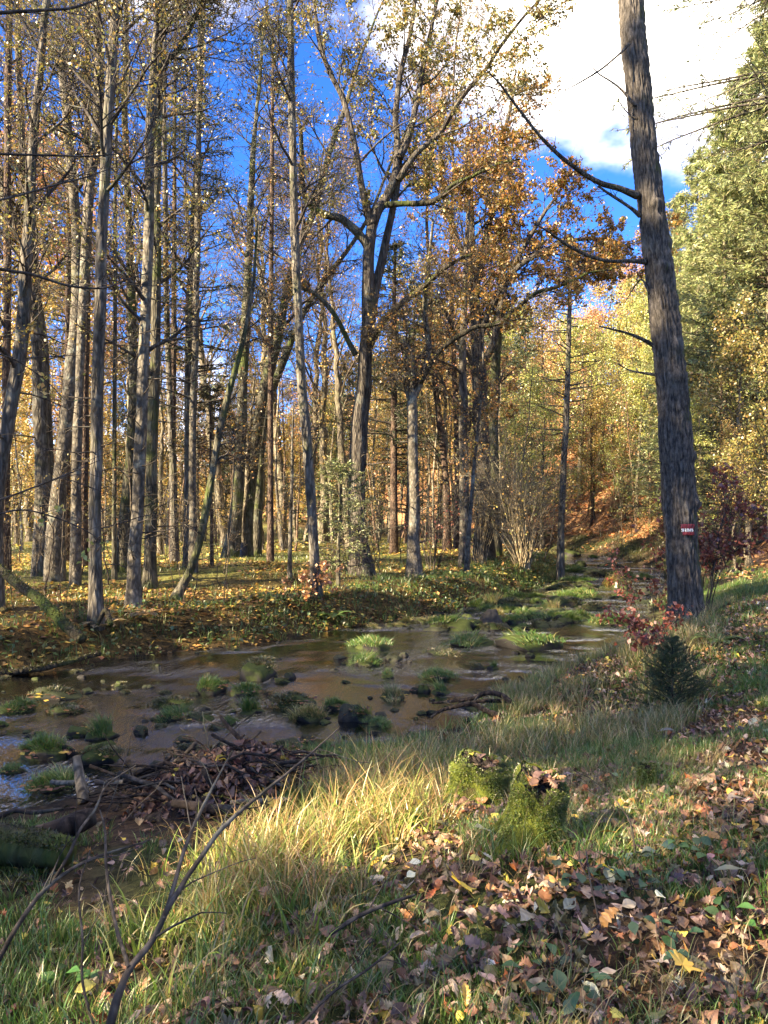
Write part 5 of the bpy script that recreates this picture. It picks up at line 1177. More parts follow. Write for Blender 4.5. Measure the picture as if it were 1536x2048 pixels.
LITP = [(5, (.20, .105, .055)), (4.5, (.125, .065, .042)), (4, (.29, .18, .105)), (3, (.43, .31, .21)), (2.2, (.32, .16, .05)), (4, (.075, .042, .034)), (2, (.15, .12, .05)), (1.6, (.55, .40, .07)), (.5, (.58, .52, .36)), (1, (.36, .12, .045))]
def curl(V, c1, c2, c3):
    x, y = V[:, 0] - .4, V[:, 1]; W = V.copy(); W[:, 2] += c1 * y * y + c2 * x * x + c3 * x * y; W[:, 1] *= 1 - .25 * min(1, abs(c1)); return W
def litter(name, p, kinds, size, pal, tilt=.45, lift=.012, mat='litter', parent=None, label=None, nrml=None, cat=None):
    b = Bag(); N = len(p); ks = rng.choice(len(kinds), N)
    for k in range(len(kinds)):
        for var in range(9):
            sel = np.where(ks == k)[0][var::9]
            if not len(sel): continue
            V, fs = LT[kinds[k]]; V = curl(V, rng.normal() * 1.7 + .6, rng.normal() * .9 - .1, rng.normal() * 1.2); V = V * np.array([1, .8 + .5 * rng.random(), 1]); n = len(sel); K = len(V)
            V[:, 2] += .06 * vnoise(V * 5 + 3 * var + k)
            yaw = rng.random(n) * 6.283; up = nrm(np.c_[rng.normal(size=(n, 2)) * tilt, np.where(rng.random(n) < .4, -1, 1)]); d0 = np.c_[np.cos(yaw), np.sin(yaw), 0 * yaw]
            d = nrm(d0 - (d0 * up).sum(1)[:, None] * up); s = np.cross(up, d); S = size * (.55 + .75 * rng.random(n))
            Wv = (V[None, :, 0:1] - .4) * d[:, None] + V[None, :, 1:2] * s[:, None] + V[None, :, 2:3] * up[:, None]
            Wv = Wv * S[:, None, None] + p[sel][:, None]; lo = Wv[:, :, 2].min(1); Wv[:, :, 2] += np.clip(p[sel][:, 2] - .012 - lo, 0, None)[:, None] * .8 + lift
            o = (np.arange(n) * K)[:, None, None]
            cc = pick(pal, n, .22)[:, None] * (1 + .22 * rng.normal(size=(n, K, 1)))
            b.add(Wv.reshape(-1, 3), [(f[None] + o).reshape(-1, f.shape[1]) for f in fs], np.clip(cc.reshape(-1, 3), .01, .9))
    return link(name, b.mesh(name, M[mat], None, False), parent, kind='stuff', label=label, cat=cat)
def scatter(n, f, zoff=0.):
    p = f(n); return np.c_[p, height(p[:, 0], p[:, 1]) + zoff]
def frame_pts(n, y0, y1, x0=-.58, x1=.58, pw=1.):
    """random ground spots, spread evenly over the ground between two distances inside the view wedge"""
    Y = np.sqrt(y0 ** 2 + (y1 ** 2 - y0 ** 2) * rng.random(n) ** pw); return np.c_[(x0 + (x1 - x0) * rng.random(n)) * Y + rng.normal(size=n) * .25, Y]
def keep(p, fn): return p[fn(p[:, 0], p[:, 1])]
def on_near(x, y, m=.25):
    dn, df, ins = land(x, y); return (~ins) & (dn < df) & (dn > m)
def on_far(x, y, m=.1):
    dn, df, ins = land(x, y); return (~ins) & (df < dn) & (df > m)
def mottled(p, sc_, lo, hi, off=0.):
    return rng.random(len(p)) < sm(lo, hi, fbm(np.c_[p * sc_, np.full(len(p), off)], 3))
# near bank
q = keep(frame_pts(36000, 1.6, 12.5), on_near)
dens = .30 + .70 * sm(-.75, .7, q[:, 0] - .10 * (q[:, 1] - 3)); dens = np.where(q[:, 1] < 3.4, np.maximum(dens, .75), dens); dens = dens * (.45 + .55 * sm(-.5, .3, fbm(np.c_[q * .8, 0 * q[:, 0]], 3)))
q = q[rng.random(len(q)) < dens]
litter('leaf_litter', np.c_[q, height(q[:, 0], q[:, 1])], ['oak', 'ovate', 'oak', 'maple', 'beech', 'ovate'], .058, LITP, .6, label='brown and beige fallen leaves on the near bank')
q = keep(frame_pts(6000, 1.7, 5.0, -.3, .58), on_near); q = q[(rng.random(len(q)) < .25 + .75 * sm(-.5, .4, fbm(np.c_[q * 1.2, 3 + 0 * q[:, 0]], 3))) & (rng.random(len(q)) < sm(-.8, .3, q[:, 0] + .6 * (3.6 - q[:, 1])))]
litter('near_leaf_litter', np.c_[q, height(q[:, 0], q[:, 1]) + .02], ['oak', 'ovate', 'oak', 'maple', 'beech', 'ovate'], .058, LITP, .6, label='dense brown fallen leaves nearest the viewpoint')
# far bank
FB = [(5, (.32, .17, .05)), (4, (.21, .11, .04)), (3, (.46, .28, .06)), (2, (.5, .36, .08)), (2, (.12, .06, .035))]
q = keep(frame_pts(42000, 10.5, 27, -.6, .3), lambda x, y: on_far(x, y, .05)); q = q[mottled(q, .35, -.75, .2) & (rng.random(len(q)) < 1.15 - .6 * sm(15, 24, q[:, 1]))]
p = np.c_[q, height(q[:, 0], q[:, 1]) + .012]; n = len(p); L = .10 * (.6 + .8 * rng.random(n))
V, Q = rhombs(p, nrm(rvec(n) * np.array([1, 1, .35])), nrm(rvec(n) * .45 + np.array([0, 0, 1])), L, L * .75, .12)
link('far_bank_litter', mesh('far_bank_litter', V, Q, np.repeat(pick(FB, n, .2), 4, 0), False, M['litter']), kind='stuff')
q = keep(frame_pts(17000, 24, 46, -.56, .32), lambda x, y: on_far(x, y, .3)); q = q[mottled(q, .3, -.5, .5, 4.)]
p = np.c_[q, height(q[:, 0], q[:, 1]) + .03]; n = len(p); L = .15 * (.6 + .8 * rng.random(n)); V, Q = rhombs(p, nrm(rvec(n) * np.array([1, 1, .35])), nrm(rvec(n) * .45 + np.array([0, 0, 1])), L, L * .75, .12)
link('meadow_litter', mesh('meadow_litter', V, Q, np.repeat(pick([(3, (.5, .36, .08)), (2, (.36, .2, .06)), (1, (.2, .1, .04))], n, .2), 4, 0), False, M['litter']), kind='stuff')
q = keep(frame_pts(26000, 30, 80, .08, .5), lambda x, y: inside(x, y, HILL)); p = np.c_[q, height(q[:, 0], q[:, 1]) + .05]; n = len(p); L = .26 * (.6 + .8 * rng.random(n)); V, Q = rhombs(p, nrm(rvec(n) * np.array([1, 1, .35])), nrm(rvec(n) * .5 + np.array([0, 0, 1])), L, L * .7, .12)
link('slope_litter', mesh('slope_litter', V, Q, np.repeat(pick([(3, (.46, .2, .075)), (2, (.34, .14, .05)), (1, (.55, .33, .12))], n, .25), 4, 0), False, M['litter']), kind='stuff')

# single fallen leaves, the three hundred that show largest: pieces of the ground
LV = []
for kd in ('oak', 'ovate', 'maple', 'oak', 'beech', 'oak'):
    for v in range(2):
        V, fs = LT[kd]; V = curl(V, rng.normal() * .9 + .4, rng.normal() * .4, rng.normal() * .5); V = V - np.array([.4, 0, V[:, 2].min()])
        V[:, 2] += .05 * vnoise(V * 6 + v); LV.append(mesh('leaf', V, fs, np.clip(1 + .25 * rng.normal(size=(len(V), 1)), .5, 1.4) * np.ones(3), False, M['litter']))
q = keep(frame_pts(1500, 1.9, 5.2, -.5, .52), on_near); q = q[rng.random(len(q)) < np.where(q[:, 0] > -.3 + .1 * q[:, 1], 1, .16)][:300]
for (x, y) in q:
    s_ = .055 + .042 * rng.random(); c = pick(LITP, 1, .2)[0]
    link('leaf', LV[rng.integers(len(LV))], ground, (x, y, h1(x, y) + .035 + .02 * rng.random()), (rng.normal() * .35, rng.normal() * .35, rng.random() * 6.28), s_, tuple(c))
# leaves that catch the eye
def leaf_thing(px, py, kind, w, colr, lab, rz=None, tilt=(.3, .1), lift=.085):
    g = ground_at(px, py); V, fs = LT[kind]; V = curl(V, .35, -.15, .2); V = V - np.array([.4, 0, V[:, 2].min()]); V[:, 2] += .03 * vnoise(V * 5 + px)
    cc = np.clip((1 + .18 * fbm(V * 4 + px, 2))[:, None] * np.array(colr), .01, .95)
    link('fallen_leaf', mesh('fallen_leaf', V, fs, cc, False, M['litter']), None, (g[0], g[1], g[2] + lift), (tilt[0], tilt[1], rng.random() * 6 if rz is None else rz), w * g[1] / F, (1, 1, 1), None, lab, 'leaf', 'fallen leaves that stand out')
leaf_thing(1362, 2005, 'maple', 80, (.72, .44, .07), 'large yellow maple leaf lying flat at the lower right', 1.2, (.45, .05), .11)
leaf_thing(918, 1822, 'maple', 78, (.60, .42, .06), 'large spotted yellow maple leaf in front of the nearer stump', 2.0, (.7, 0), .10)
leaf_thing(1468, 1788, 'ovate', 62, (.80, .76, .52), 'large cream leaf curling up in grass near the right edge', 2.6, (.5, .2))
leaf_thing(968, 1695, 'ovate', 50, (.74, .74, .60), 'pale whitish leaf leaning left of the nearer stump', 2.2, (.6, .1))
leaf_thing(1335, 1482, 'ovate', 32, (.78, .74, .68), 'round whitish leaf on the slope above the small rotten stump', 2.9, (.5, .1))
leaf_thing(1216, 1780, 'ovate', 36, (.74, .58, .06), 'bright yellow oval leaf right of the nearer stump', 1.8, (.6, .1))
leaf_thing(948, 1755, 'ovate', 28, (.66, .54, .10), 'yellow leaf below the pale whitish leaf', .4)
leaf_thing(820, 1790, 'ovate', 26, (.78, .74, .46), 'small round cream leaf left of the large spotted maple leaf', .8, (.5, 0))
leaf_thing(828, 1762, 'beech', 24, (.76, .72, .50), 'tiny cream leaf just above the small round cream one', .2, (.5, 0))
leaf_thing(838, 1648, 'beech', 24, (.80, .56, .04), 'small glowing yellow leaf in the sunlit grass', 1.4, (.7, 0), .12)
leaf_thing(1318, 1840, 'ovate', 36, (.76, .72, .44), 'narrow cream leaf in grass below the curling cream leaf', .9, (.4, .3))
leaf_thing(545, 1640, 'maple', 44, (.55, .36, .05), 'ochre yellow leaf pair on the grass left of the dark hollow', 1.2, (.6, 0), .1)
leaf_thing(1222, 1702, 'ovate', 40, (.42, .17, .04), 'orange brown leaf right of the stump roots', 2.4, (.4, .2))
leaf_thing(1478, 1630, 'oak', 46, (.66, .56, .5), 'pale pinkish oak leaf near the right edge', 1.9, (.4, .2))
leaf_thing(1165, 1905, 'oak', 62, (.46, .33, .28), 'pinkish brown oak leaf upright near the bottom middle right', 1.5, (.8, .1))
leaf_thing(62, 1720, 'ovate', 30, (.62, .40, .05), 'golden leaf stuck on the mossy log at left', 1.0, (.9, 0), .16)
# leaves lying on the stumps
for t_, V_, n in ((st_a, VA, 18), (st_b, VB, 10)):
    ctr = V_[-1].mean(0); rr = np.linalg.norm((V_[-1] - ctr)[:, :2], axis=1).mean()
    for q_ in range(n):
        a, r = rng.random() * 6.28, rr * .78 * rng.random() ** .5
        wp = np.array(t_.location) + ctr + np.array([r * math.cos(a), r * math.sin(a), .0 + .012 * rng.random()])
        link('leaf', LV[rng.integers(len(LV))], t_, tuple(wp - np.array(t_.location)), (rng.normal() * .3, rng.normal() * .3, rng.random() * 6.28), .06 + .03 * rng.random(), tuple(pick(LITP, 1, .2)[0]))

# ------------------------------------------------------------------ grass
def grass_field(name, p, tuft_n, H, pal, label=None, wd=.006, bend=1.1, spread=.06, seg=3, lean=None):
    N = len(p); idx = np.repeat(np.arange(N), tuft_n); n = len(idx)
    a = rng.random(n) * 6.283; r = rng.random(n) ** .5 * spread
    root = p[idx] + np.c_[np.cos(a) * r, np.sin(a) * r, 0 * a]; root[:, 2] = height(root[:, 0], root[:, 1]) - .01
    k = (.55 + .7 * rng.random(N))[idx]; az = a + .9 * rng.normal(size=n)
    if lean is not None: az = np.where(rng.random(n) < .45, lean + .5 * rng.normal(size=n), az)
    V, f, c = blades(root, H * k * (.55 + .6 * rng.random(n)), wd * (.6 + .8 * rng.random(n)), bend * (.35 + .9 * rng.random(n)), az, GP[pal] if isinstance(pal, str) else pal, .2, seg)
    return link(name, mesh(name, V, f, c, True, M['grass']), kind='stuff', label=label)
def near_field(n, y0, y1, x0, x1, fn=None, m=.05):
    q = keep(frame_pts(n, y0, y1, x0, x1), lambda x, y: on_near(x, y, m))
    if fn is not None: q = q[fn(q)]
    q = q[clear(q)]
    return np.c_[q, height(q[:, 0], q[:, 1])]
def blob(px, py, rx, ry):
    g = ground_at(px, py); return g[:2], rx * g[1] / F, ry
def in_blobs(q, bl):
    m = np.zeros(len(q))
    for (px, py, rx, ry) in bl:
        c, a, b = blob(px, py, rx, ry); m = np.maximum(m, np.exp(-((q[:, 0] - c[0]) / a) ** 2 - ((q[:, 1] - c[1]) / b) ** 2))
    return rng.random(len(q)) < m * 1.3
sunb = [(500, 1730, 110, .35), (620, 1690, 120, .4), (760, 1650, 120, .42), (700, 1600, 110, .4), (860, 1600, 80, .3), (560, 1790, 120, .25), (780, 1560, 100, .45)]
def clear(q):
    m = np.ones(len(q), bool)
    for c_, r_ in ((pA[:2] + np.array([0, .05]), .24), (pB[:2] - np.array([0.02, .14]), .42), (pC[:2], .1), (np.array([-.86, 5.1]), .36), (np.array([-1.15, 5.5]), .42), (np.array([-1.05, 3.75]), .16)):
        m &= ((q[:, :2] - c_) ** 2).sum(1) > r_ * r_ * (.7 + .6 * rng.random(len(q)))
    return m
grass_field('tall_dry_grass', near_field(700, 2.8, 6.8, -.42, .14, lambda q: in_blobs(q, sunb)), 20, .40, 'straw', 'tall straw coloured grass glowing in the sun patch', .0066, 1.9, .06, 5)
grass_field('tall_green_grass', near_field(1000, 2.6, 6.9, -.42, .10, lambda q: in_blobs(q, sunb[:4] + [(800, 1530, 140, .6), (420, 1850, 160, .4)])), 7, .29, 'lush', 'yellow green tall grass mixed into the sun patch', .011, 1.5, .09, 5)
grass_field('bank_grass', near_field(2600, 5.4, 13.5, .07, .42, lambda q: (pdist(q[:, 0], q[:, 1], NEAR) < 2.6) & mottled(q, 1.1, -.45, .3, 20.)), 15, .25, 'mix', 'pale mixed grass on the near bank by the water', .0065, 1.3, .09, 3)
grass_field('waterside_grass', near_field(1100, 5.4, 14, -.06, .42, lambda q: pdist(q[:, 0], q[:, 1], NEAR) < .75, 0.), 14, .2, 'green', 'green grass along the near waterline', .007, 1.3, .08, 3)
grass_field('short_grass', near_field(10500, 1.7, 8.5, -.1, .58, lambda q: mottled(q, 1.5, -.25, .3, 2.)), 12, .11, 'green', 'short green grass between the fallen leaves', .0042, 1.3, .05, 3)
grass_field('left_grass', near_field(2300, 1.7, 5.8, -.56, -.08, lambda q: mottled(q, 1.2, -.45, .25, 6.)), 14, .13, 'green', 'green grass of the lower left corner', .005, 1.2, .06, 3)
grass_field('matted_grass', near_field(1500, 1.7, 6.5, -.35, .58, lambda q: mottled(q, .6, -.2, .5, 8.)), 12, .2, [(3, (.20, .18, .06)), (3, (.30, .22, .10)), (2, (.10, .12, .035))], 'matted tan grass lying over the near bank', .0035, 2.0, .05, 4, lean=.4)
grass_field('slope_grass', near_field(4200, 8, 22, .30, .62, lambda q: (q[:, 0] > 2.4) & mottled(q, .8, -.6, .3, 30.)), 11, .15, 'green', 'mixed grass of the rising right bank', .007, 1.3, .12, 3)
grass_field('far_near_bank_grass', near_field(6500, 20, 48, .12, .46, lambda q: mottled(q, .4, -.5, .3, 40.)), 9, .26, 'dull', 'dull rough grass of the bank farther upstream', .016, 1.3, .25, 2)
q = keep(frame_pts(9000, 19, 48, .12, .5), on_near); q = q[mottled(q, .4, -.5, .4, 44.)]; p = np.c_[q, height(q[:, 0], q[:, 1]) + .03]; n = len(p); L = .13 * (.6 + .8 * rng.random(n)); V, Q = rhombs(p, nrm(rvec(n) * np.array([1, 1, .35])), nrm(rvec(n) * .5 + np.array([0, 0, 1])), L, L * .75, .12)
link('upstream_litter', mesh('upstream_litter', V, Q, np.repeat(pick([(3, (.40, .19, .07)), (2, (.26, .12, .05)), (1, (.5, .34, .1))], n, .25), 4, 0), False, M['litter']), kind='stuff')
q = keep(frame_pts(9500, 10.5, 33, -.6, .34), lambda x, y: on_far(x, y, -.0)); dd_ = pdist(q[:, 0], q[:, 1], FAR); q = q[(rng.random(len(q)) < np.exp(-dd_ / 1.6) * np.where(q[:, 0] < -2.6, .6, 1.25))]
grass_field('far_bank_grass', np.c_[q, 0 * q[:, 0]], 14, .24, 'green', 'green grass fringing the far bank', .010, 1.4, .16, 2)
q = keep(frame_pts(13000, 15, 46, -.56, .30), lambda x, y: on_far(x, y, 2.6)); q = q[mottled(q, .25, -.6, .3, 12.)]
grass_field('meadow_grass', np.c_[q, 0 * q[:, 0]], 7, .15, [(4, (.12, .165, .04)), (3, (.19, .21, .055)), (1, (.3, .27, .1))], 'short yellowish grass of the small meadow', .014, 1.2, .3, 2)
q = keep(frame_pts(11000, 11, 32, -.6, .34), lambda x, y: on_far(x, y, -.0)); dd_ = pdist(q[:, 0], q[:, 1], FAR); q = q[rng.random(len(q)) < np.exp(-((dd_ - .6) / .8) ** 2) * np.where(q[:, 0] < -2.6, .85, 1.2)]
p = np.c_[q, height(q[:, 0], q[:, 1]) + .10]; n = len(p) * 5; p = np.repeat(p, 5, 0) + rng.normal(size=(n, 3)) * np.array([.10, .10, .05]); L = .085 * (.6 + .8 * rng.random(n))
V, Q = rhombs(p, nrm(rvec(n) * np.array([1, 1, .5])), nrm(rvec(n) * .5 + np.array([0, 0, 1])), L, L * .75); link('bank_herbs', mesh('bank_herbs', V, Q, np.repeat(pick([(4, (.05, .095, .025)), (3, (.08, .13, .03)), (2, (.16, .17, .04)), (1, (.4, .26, .06))], n, .2), 4, 0), False, M['leaf']), kind='stuff', label='low leafy herbs overhanging the far waterline')

for (c_, r_, n_) in ((pA, .30, 46), (pB, .3, 26), (pC, .16, 22)):
    a_ = rng.random(n_) * 6.28; q = np.c_[c_[0] + np.cos(a_) * r_ * (.75 + .5 * rng.random(n_)), c_[1] + .1 + np.sin(a_) * r_ * (.75 + .5 * rng.random(n_))]
    grass_field('stump_grass', np.c_[q, 0 * q[:, 0]], 12, .24, 'mix' if c_ is pB else 'green', 'thin grass arching round the foot of a mossy stump', .0035, 1.7, .05, 4)
# bramble with blue green leaves in the lower right
def bramble(px, py, n, lab, colr=(.03, .075, .03), R=.16):
    g = ground_at(px, py); t = thing('bramble', lab, 'plant', g, 'low leafy plants in the foreground')
    for k in range(n):
        a = rng.random() * 6.28; r = R * rng.random() ** .5; z = .04 + .06 * rng.random(); c = pick([(1, colr)], 1, .25)[0]
        V, fs = LT['ovate']; V = curl(V, .3, -.3, .2) - np.array([.4, 0, 0]); me = BRM[k % 3]
        link('leaf', me, t, (r * math.cos(a), r * math.sin(a), z), (rng.normal() * .35, rng.normal() * .3, rng.random() * 6.28), .045 + .03 * rng.random(), tuple(c))
    C, rr = spawn(np.array([[[0, 0, -.02], [0, 0, .03], [.01, 0, .06]]]), np.full((1, 3), .003), 6, 0, .9, (.5, 1.2), lambda t_, pl, N: R * (.5 + .6 * rng.random(N)), .8, 5, .2, .0, .0015)
    V, f = tubes(C, rr, 4); link('stems', mesh('stems', V, f, None, True, M['twig']), t, kind='stuff')
BRM = []
for k in range(3):
    V, fs = LT['ovate']; V = curl(V, .3 + .2 * k, -.3, .2 * k) - np.array([.4, 0, 0]); V[:, 1] *= 1.15; BRM.append(mesh('leaf', V, fs, np.ones((len(V), 3)), True, M['litter']))
for a_ in [(1185, 1772, 12, 'bramble with blue green leaves right below the nearer stump'), (1265, 1795, 10, 'bramble with dull leaves right of the bright yellow oval leaf'), (1100, 1960, 9, 'bramble with broad dark leaves near the bottom middle'), (1290, 1728, 9, 'bramble with pale bluish leaves right of the stump roots', (.06, .10, .07)),
           (1330, 1912, 10, 'bramble patch above the large yellow maple leaf'), (1130, 2010, 8, 'bramble with wide green leaves at the bottom edge'), (118, 1968, 6, 'green leafed plant in the lower left corner', (.05, .13, .025)), (1410, 1722, 9, 'small leafy plant in the right grass', (.05, .11, .03)), (1275, 1570, 5, 'pale green leaf plant left of the small rotten stump', (.12, .2, .1)), (1480, 1850, 9, 'small leafy plant at the right edge in grass', (.05, .12, .03))]:
    bramble(*a_)

# ------------------------------------------------------------------ logs, sticks and the brush heap at the water
def stick(name, lab, cat, pts, w, mat='wood_wet', z0=None, sides=8, twig=0, group=None, knob=.2, Ys=None, moss=None, cap=True):
    """pts: (px, py, Y) along the stick; w: widths in photo pixels"""
    P = crom(np.array([at(a, b, c) for a, b, c in pts]), 6); Yv = P[:, 1]
    R = np.interp(np.linspace(0, 1, len(P)), np.linspace(0, 1, len(w)), w) * Yv / F / 2
    base = P[0].copy(); t = thing(name, lab, cat, base, group)
    V, f = tubes(P, R, sides, cap); V = knobby(V, knob * R.mean(), 1.2 / max(R.mean(), .01) * .12 + 2)
    link('wood', mesh('wood', V - base, f, None, True, M[mat]), t)
    if twig:
        C, r = spawn(P[None], R[None], twig, .3, .98, (.4, 1.), lambda tt, pl, N: .12 + .28 * rng.random(N), .45, 6, .16, .0, .0016); V, f = tubes(C, r, 4); link('twigs', mesh('twigs', V - base, f, None, True, M['twig']), t, kind='stuff')
    if moss:
        n = moss; i = rng.integers(1, len(P) - 1, n); d = nrm(rvec(n) * np.array([1, 1, .6]) + np.array([0, 0, .9])); p = P[i] + (P[np.minimum(i + 1, len(P) - 1)] - P[i]) * rng.random((n, 1)) + d * R[i][:, None] * .97; L = .02 * (.5 + rng.random(n)) * max(1, base[1] / 6)
        Vb, Qb = rhombs(p - base, nrm(d + .8 * rng.normal(size=d.shape)), rvec(n), L, L * .35); link('moss', mesh('moss', Vb, Qb, np.repeat(pick([(w_, tuple(np.array(c_) * np.array([.42, .34, .4]))) for w_, c_ in MOSSP], n, .35), 4, 0), False, M['grass']), t, kind='stuff')
    return t
stick('mossy_log', 'thick mossy log jutting in from the left edge of the near bank', 'log', [(-60, 1682, 4.6), (20, 1692, 4.55), (80, 1700, 4.5), (128, 1708, 4.4)], [84, 80, 74, 60], 'moss_wood', sides=18, moss=2200, knob=.14)
stick('mossy_log', 'second mossy log tucked low under the thick one at left', 'log', [(-50, 1800, 4.1), (10, 1785, 4.15), (50, 1775, 4.2)], [56, 52, 40], 'moss_wood', sides=14, moss=900)
stick('rotten_log', 'dark rotten log lying behind the thick mossy log', 'log', [(55, 1672, 4.95), (110, 1660, 4.95), (160, 1642, 5.0), (188, 1632, 5.05)], [36, 46, 44, 34], sides=14, knob=.25)
stick('broken_log', 'upright broken log standing at the left waterline', 'log', [(168, 1605, 6.0), (160, 1560, 6.1), (152, 1512, 6.2)], [24, 20, 15], 'bark_grey', sides=12)
stick('short_log', 'short cut log pointing left behind the upright broken log', 'log', [(104, 1564, 6.4), (130, 1566, 6.3), (158, 1566, 6.2)], [10, 11, 11], 'bark_grey')
stick('wet_branch', 'black wet branch curving along the left waterline', 'branch', [(0, 1635, 6.0), (30, 1622, 6.0), (70, 1625, 5.9), (125, 1618, 5.8)], [9, 10, 9, 6])
stick('driftwood', 'driftwood stick leaning up out of the brush heap', 'branch', [(512, 1524, 6.6), (495, 1495, 6.7), (470, 1468, 6.8), (450, 1445, 6.85), (441, 1434, 6.9)], [11, 10, 9, 8, 6], twig=2)
stick('driftwood', 'forked dead branch arching over the water, upper arm', 'branch', [(1030, 1412, 9.0), (1005, 1392, 9.1), (975, 1386, 9.1), (945, 1396, 9.1), (910, 1402, 9.1), (864, 1406, 9.1)], [12, 11, 10, 8, 7, 4], twig=3)
stick('driftwood', 'forked dead branch trailing in the water, lower arm', 'branch', [(1000, 1432, 8.8), (970, 1420, 8.9), (945, 1408, 8.95), (915, 1412, 8.95), (885, 1420, 8.95), (862, 1434, 8.9)], [12, 11, 10, 9, 7, 4], twig=3)
stick('driftwood', 'straight grey branch lying across the forked dead branch', 'branch', [(1012, 1402, 9.2), (975, 1402, 9.2), (940, 1404, 9.2)], [9, 8, 5])
stick('arched_branch', 'arched bare branch reaching out of the bank by the riffle', 'branch', [(1180, 1338, 12.4), (1200, 1318, 12.4), (1225, 1294, 12.4), (1255, 1283, 12.4), (1285, 1290, 12.3)], [5, 5, 6, 6, 7], twig=2)
stick('snag', 'short jagged snag sticking up by the arched branch', 'branch', [(1178, 1345, 11.6), (1168, 1330, 11.6), (1160, 1320, 11.6)], [8, 7, 3], twig=3)
stick('snag', 'dark splintered wood on the near waterline', 'branch', [(1058, 1372, 10.4), (1046, 1362, 10.4), (1037, 1353, 10.4)], [10, 9, 4])
stick('snag', 'low dead stick with twigs beside the splintered wood', 'branch', [(1110, 1372, 10.6), (1140, 1352, 10.7), (1165, 1338, 10.8)], [6, 5, 3], twig=5)
stick('midstream_log', 'dark log end poking right out of the big grassy mound', 'log', [(1100, 1276, 16.2), (1125, 1278, 16.1), (1155, 1281, 16.0), (1182, 1285, 15.9)], [26, 22, 15, 4])
stick('driftwood', 'weathered branch slanting against the far bank stones', 'branch', [(832, 1262, 17.6), (850, 1246, 17.8), (872, 1234, 18.0), (890, 1228, 18.2)], [9, 9, 7, 4])
stick('mossy_log', 'mossy fallen trunk sloping down the far bank at left', 'log', [(-40, 1115, 14.2), (0, 1140, 13.9), (40, 1172, 13.4), (85, 1205, 13.0), (125, 1245, 12.6), (165, 1280, 12.3)], [17, 19, 20, 20, 22, 20], 'moss_wood', sides=12, moss=700)
stick('mossy_log', 'long low mossy log along the far waterline at left', 'log', [(-30, 1352, 11.6), (60, 1340, 11.8), (130, 1326, 12.1), (200, 1308, 12.5)], [12, 13, 12, 8], 'moss_wood', moss=900)
stick('far_root', 'gnarled dark root hump right of the nearest grey trunk foot', 'root', [(195, 1250, 13.3), (206, 1228, 13.4), (214, 1222, 13.4), (222, 1250, 13.2)], [8, 10, 10, 12], 'moss_wood')
# black charred stump beside the mossy tree
def black_stump():
    g = ground_at(488, 1104); Y = 30.4; g = np.array([(488 - 768) / F * Y, Y, h1((488 - 768) / F * Y, Y)]); t = thing('charred_stump', 'black charred stump beside the mossy tree foot', 'stump', g)
    m, t_, nn = mat_base('charred_wood'); nn('ShaderNodeOutputMaterial', {0: nn('ShaderNodeBsdfPrincipled', {'Base Color': mix(nn, noise(nn, nn('ShaderNodeTexCoord').outputs['Object'], 9), (.004, .004, .006, 1), (.016, .016, .02, 1)), 'Roughness': .7}).outputs[0]})
    P = np.array([[0, 0, -.1], [0, 0, .1], [0, 0, .38], [.005, 0, .4], [.01, 0, .62], [.012, 0, .66]]); V, f = tubes(P, np.array([.17, .165, .15, .135, .13, .125]), 16, True); link('stump_wood', mesh('stump_wood', knobby(V, .012, 6), f, None, True, m), t)
black_stump()
# brush heap
hb = ground_at(420, 1632); hb[1] += .45; hb[2] = h1(hb[0], hb[1])
def heap():
    n = 1700; a = rng.random(n) * 6.283; r = rng.random(n) ** .5; x = hb[0] + np.cos(a) * r * .72; y = hb[1] + .1 + np.sin(a) * r * .62
    z = height(x, y) + .30 * (1 - r ** 2) + .03 * rng.random(n)
    litter('brush_leaves', np.c_[x, y, z], ['oak', 'beech', 'ovate'], .085, [(5, (.15, .075, .045)), (3, (.24, .125, .07)), (3, (.085, .045, .035)), (.5, (.55, .38, .06))], .6, label='wet brown leaves caught on the brush heap at the waterline', cat='leaf heap')
    k = 30; A, U = np.meshgrid(np.arange(k) / k * 6.283, np.linspace(0, 1, 12)); X = hb[0] + np.cos(A) * U * .80; Yv = hb[1] + .1 + np.sin(A) * U * .70
    q = np.stack([X, Yv, 0 * X], -1).reshape(-1, 3); Z = height(q[:, 0], q[:, 1]) + .30 * (1 - U.ravel() ** 2) - .04 + .05 * fbm(q * 6, 2); q[:, 2] = Z
    j, i = np.meshgrid(np.arange(k), np.arange(11)); Q = np.stack([i * k + j, i * k + (j + 1) % k, (i + 1) * k + (j + 1) % k, (i + 1) * k + j], -1).reshape(-1, 4)
    h_ = thing('brush_heap', 'heap of wet leaves and brushwood washed up on the near bank', 'brush heap', hb); link('mound', mesh('mound', q - hb, Q, None, True, M['wood_wet']), h_)
    for s_ in range(95):
        a, r = rng.random() * 6.283, rng.random() ** .5 * .8; c = np.array([hb[0] - .08 + math.cos(a) * r * 1.05, hb[1] + .05 + math.sin(a) * r * .6, 0]); c[2] = h1(c[0], c[1]) + .30 * (1 - min(1, r) ** 2) + .03
        d = nrm(np.array([rng.normal(), rng.normal() * .6, rng.normal() * .22])); L = .12 + .42 * rng.random(); P = c + (np.linspace(-1, 1, 7)[:, None]) * d * L + .018 * rng.normal(size=(7, 3)); R = np.linspace(1, .5, 7) * (.004 + .016 * rng.random() ** 2)
        V, f = tubes(P, R, 6, True); link('branch', mesh('branch', V - hb, f, None, True, M['wood_wet' if rng.random() < .7 else 'twig']), h_)
heap()
stick('grey_log', 'weathered grey log along the front of the brush heap', 'log', [(462, 1604, 5.45), (510, 1602, 5.4), (548, 1601, 5.4), (582, 1598, 5.4)], [9, 12, 12, 10], 'bark_grey', knob=.25)
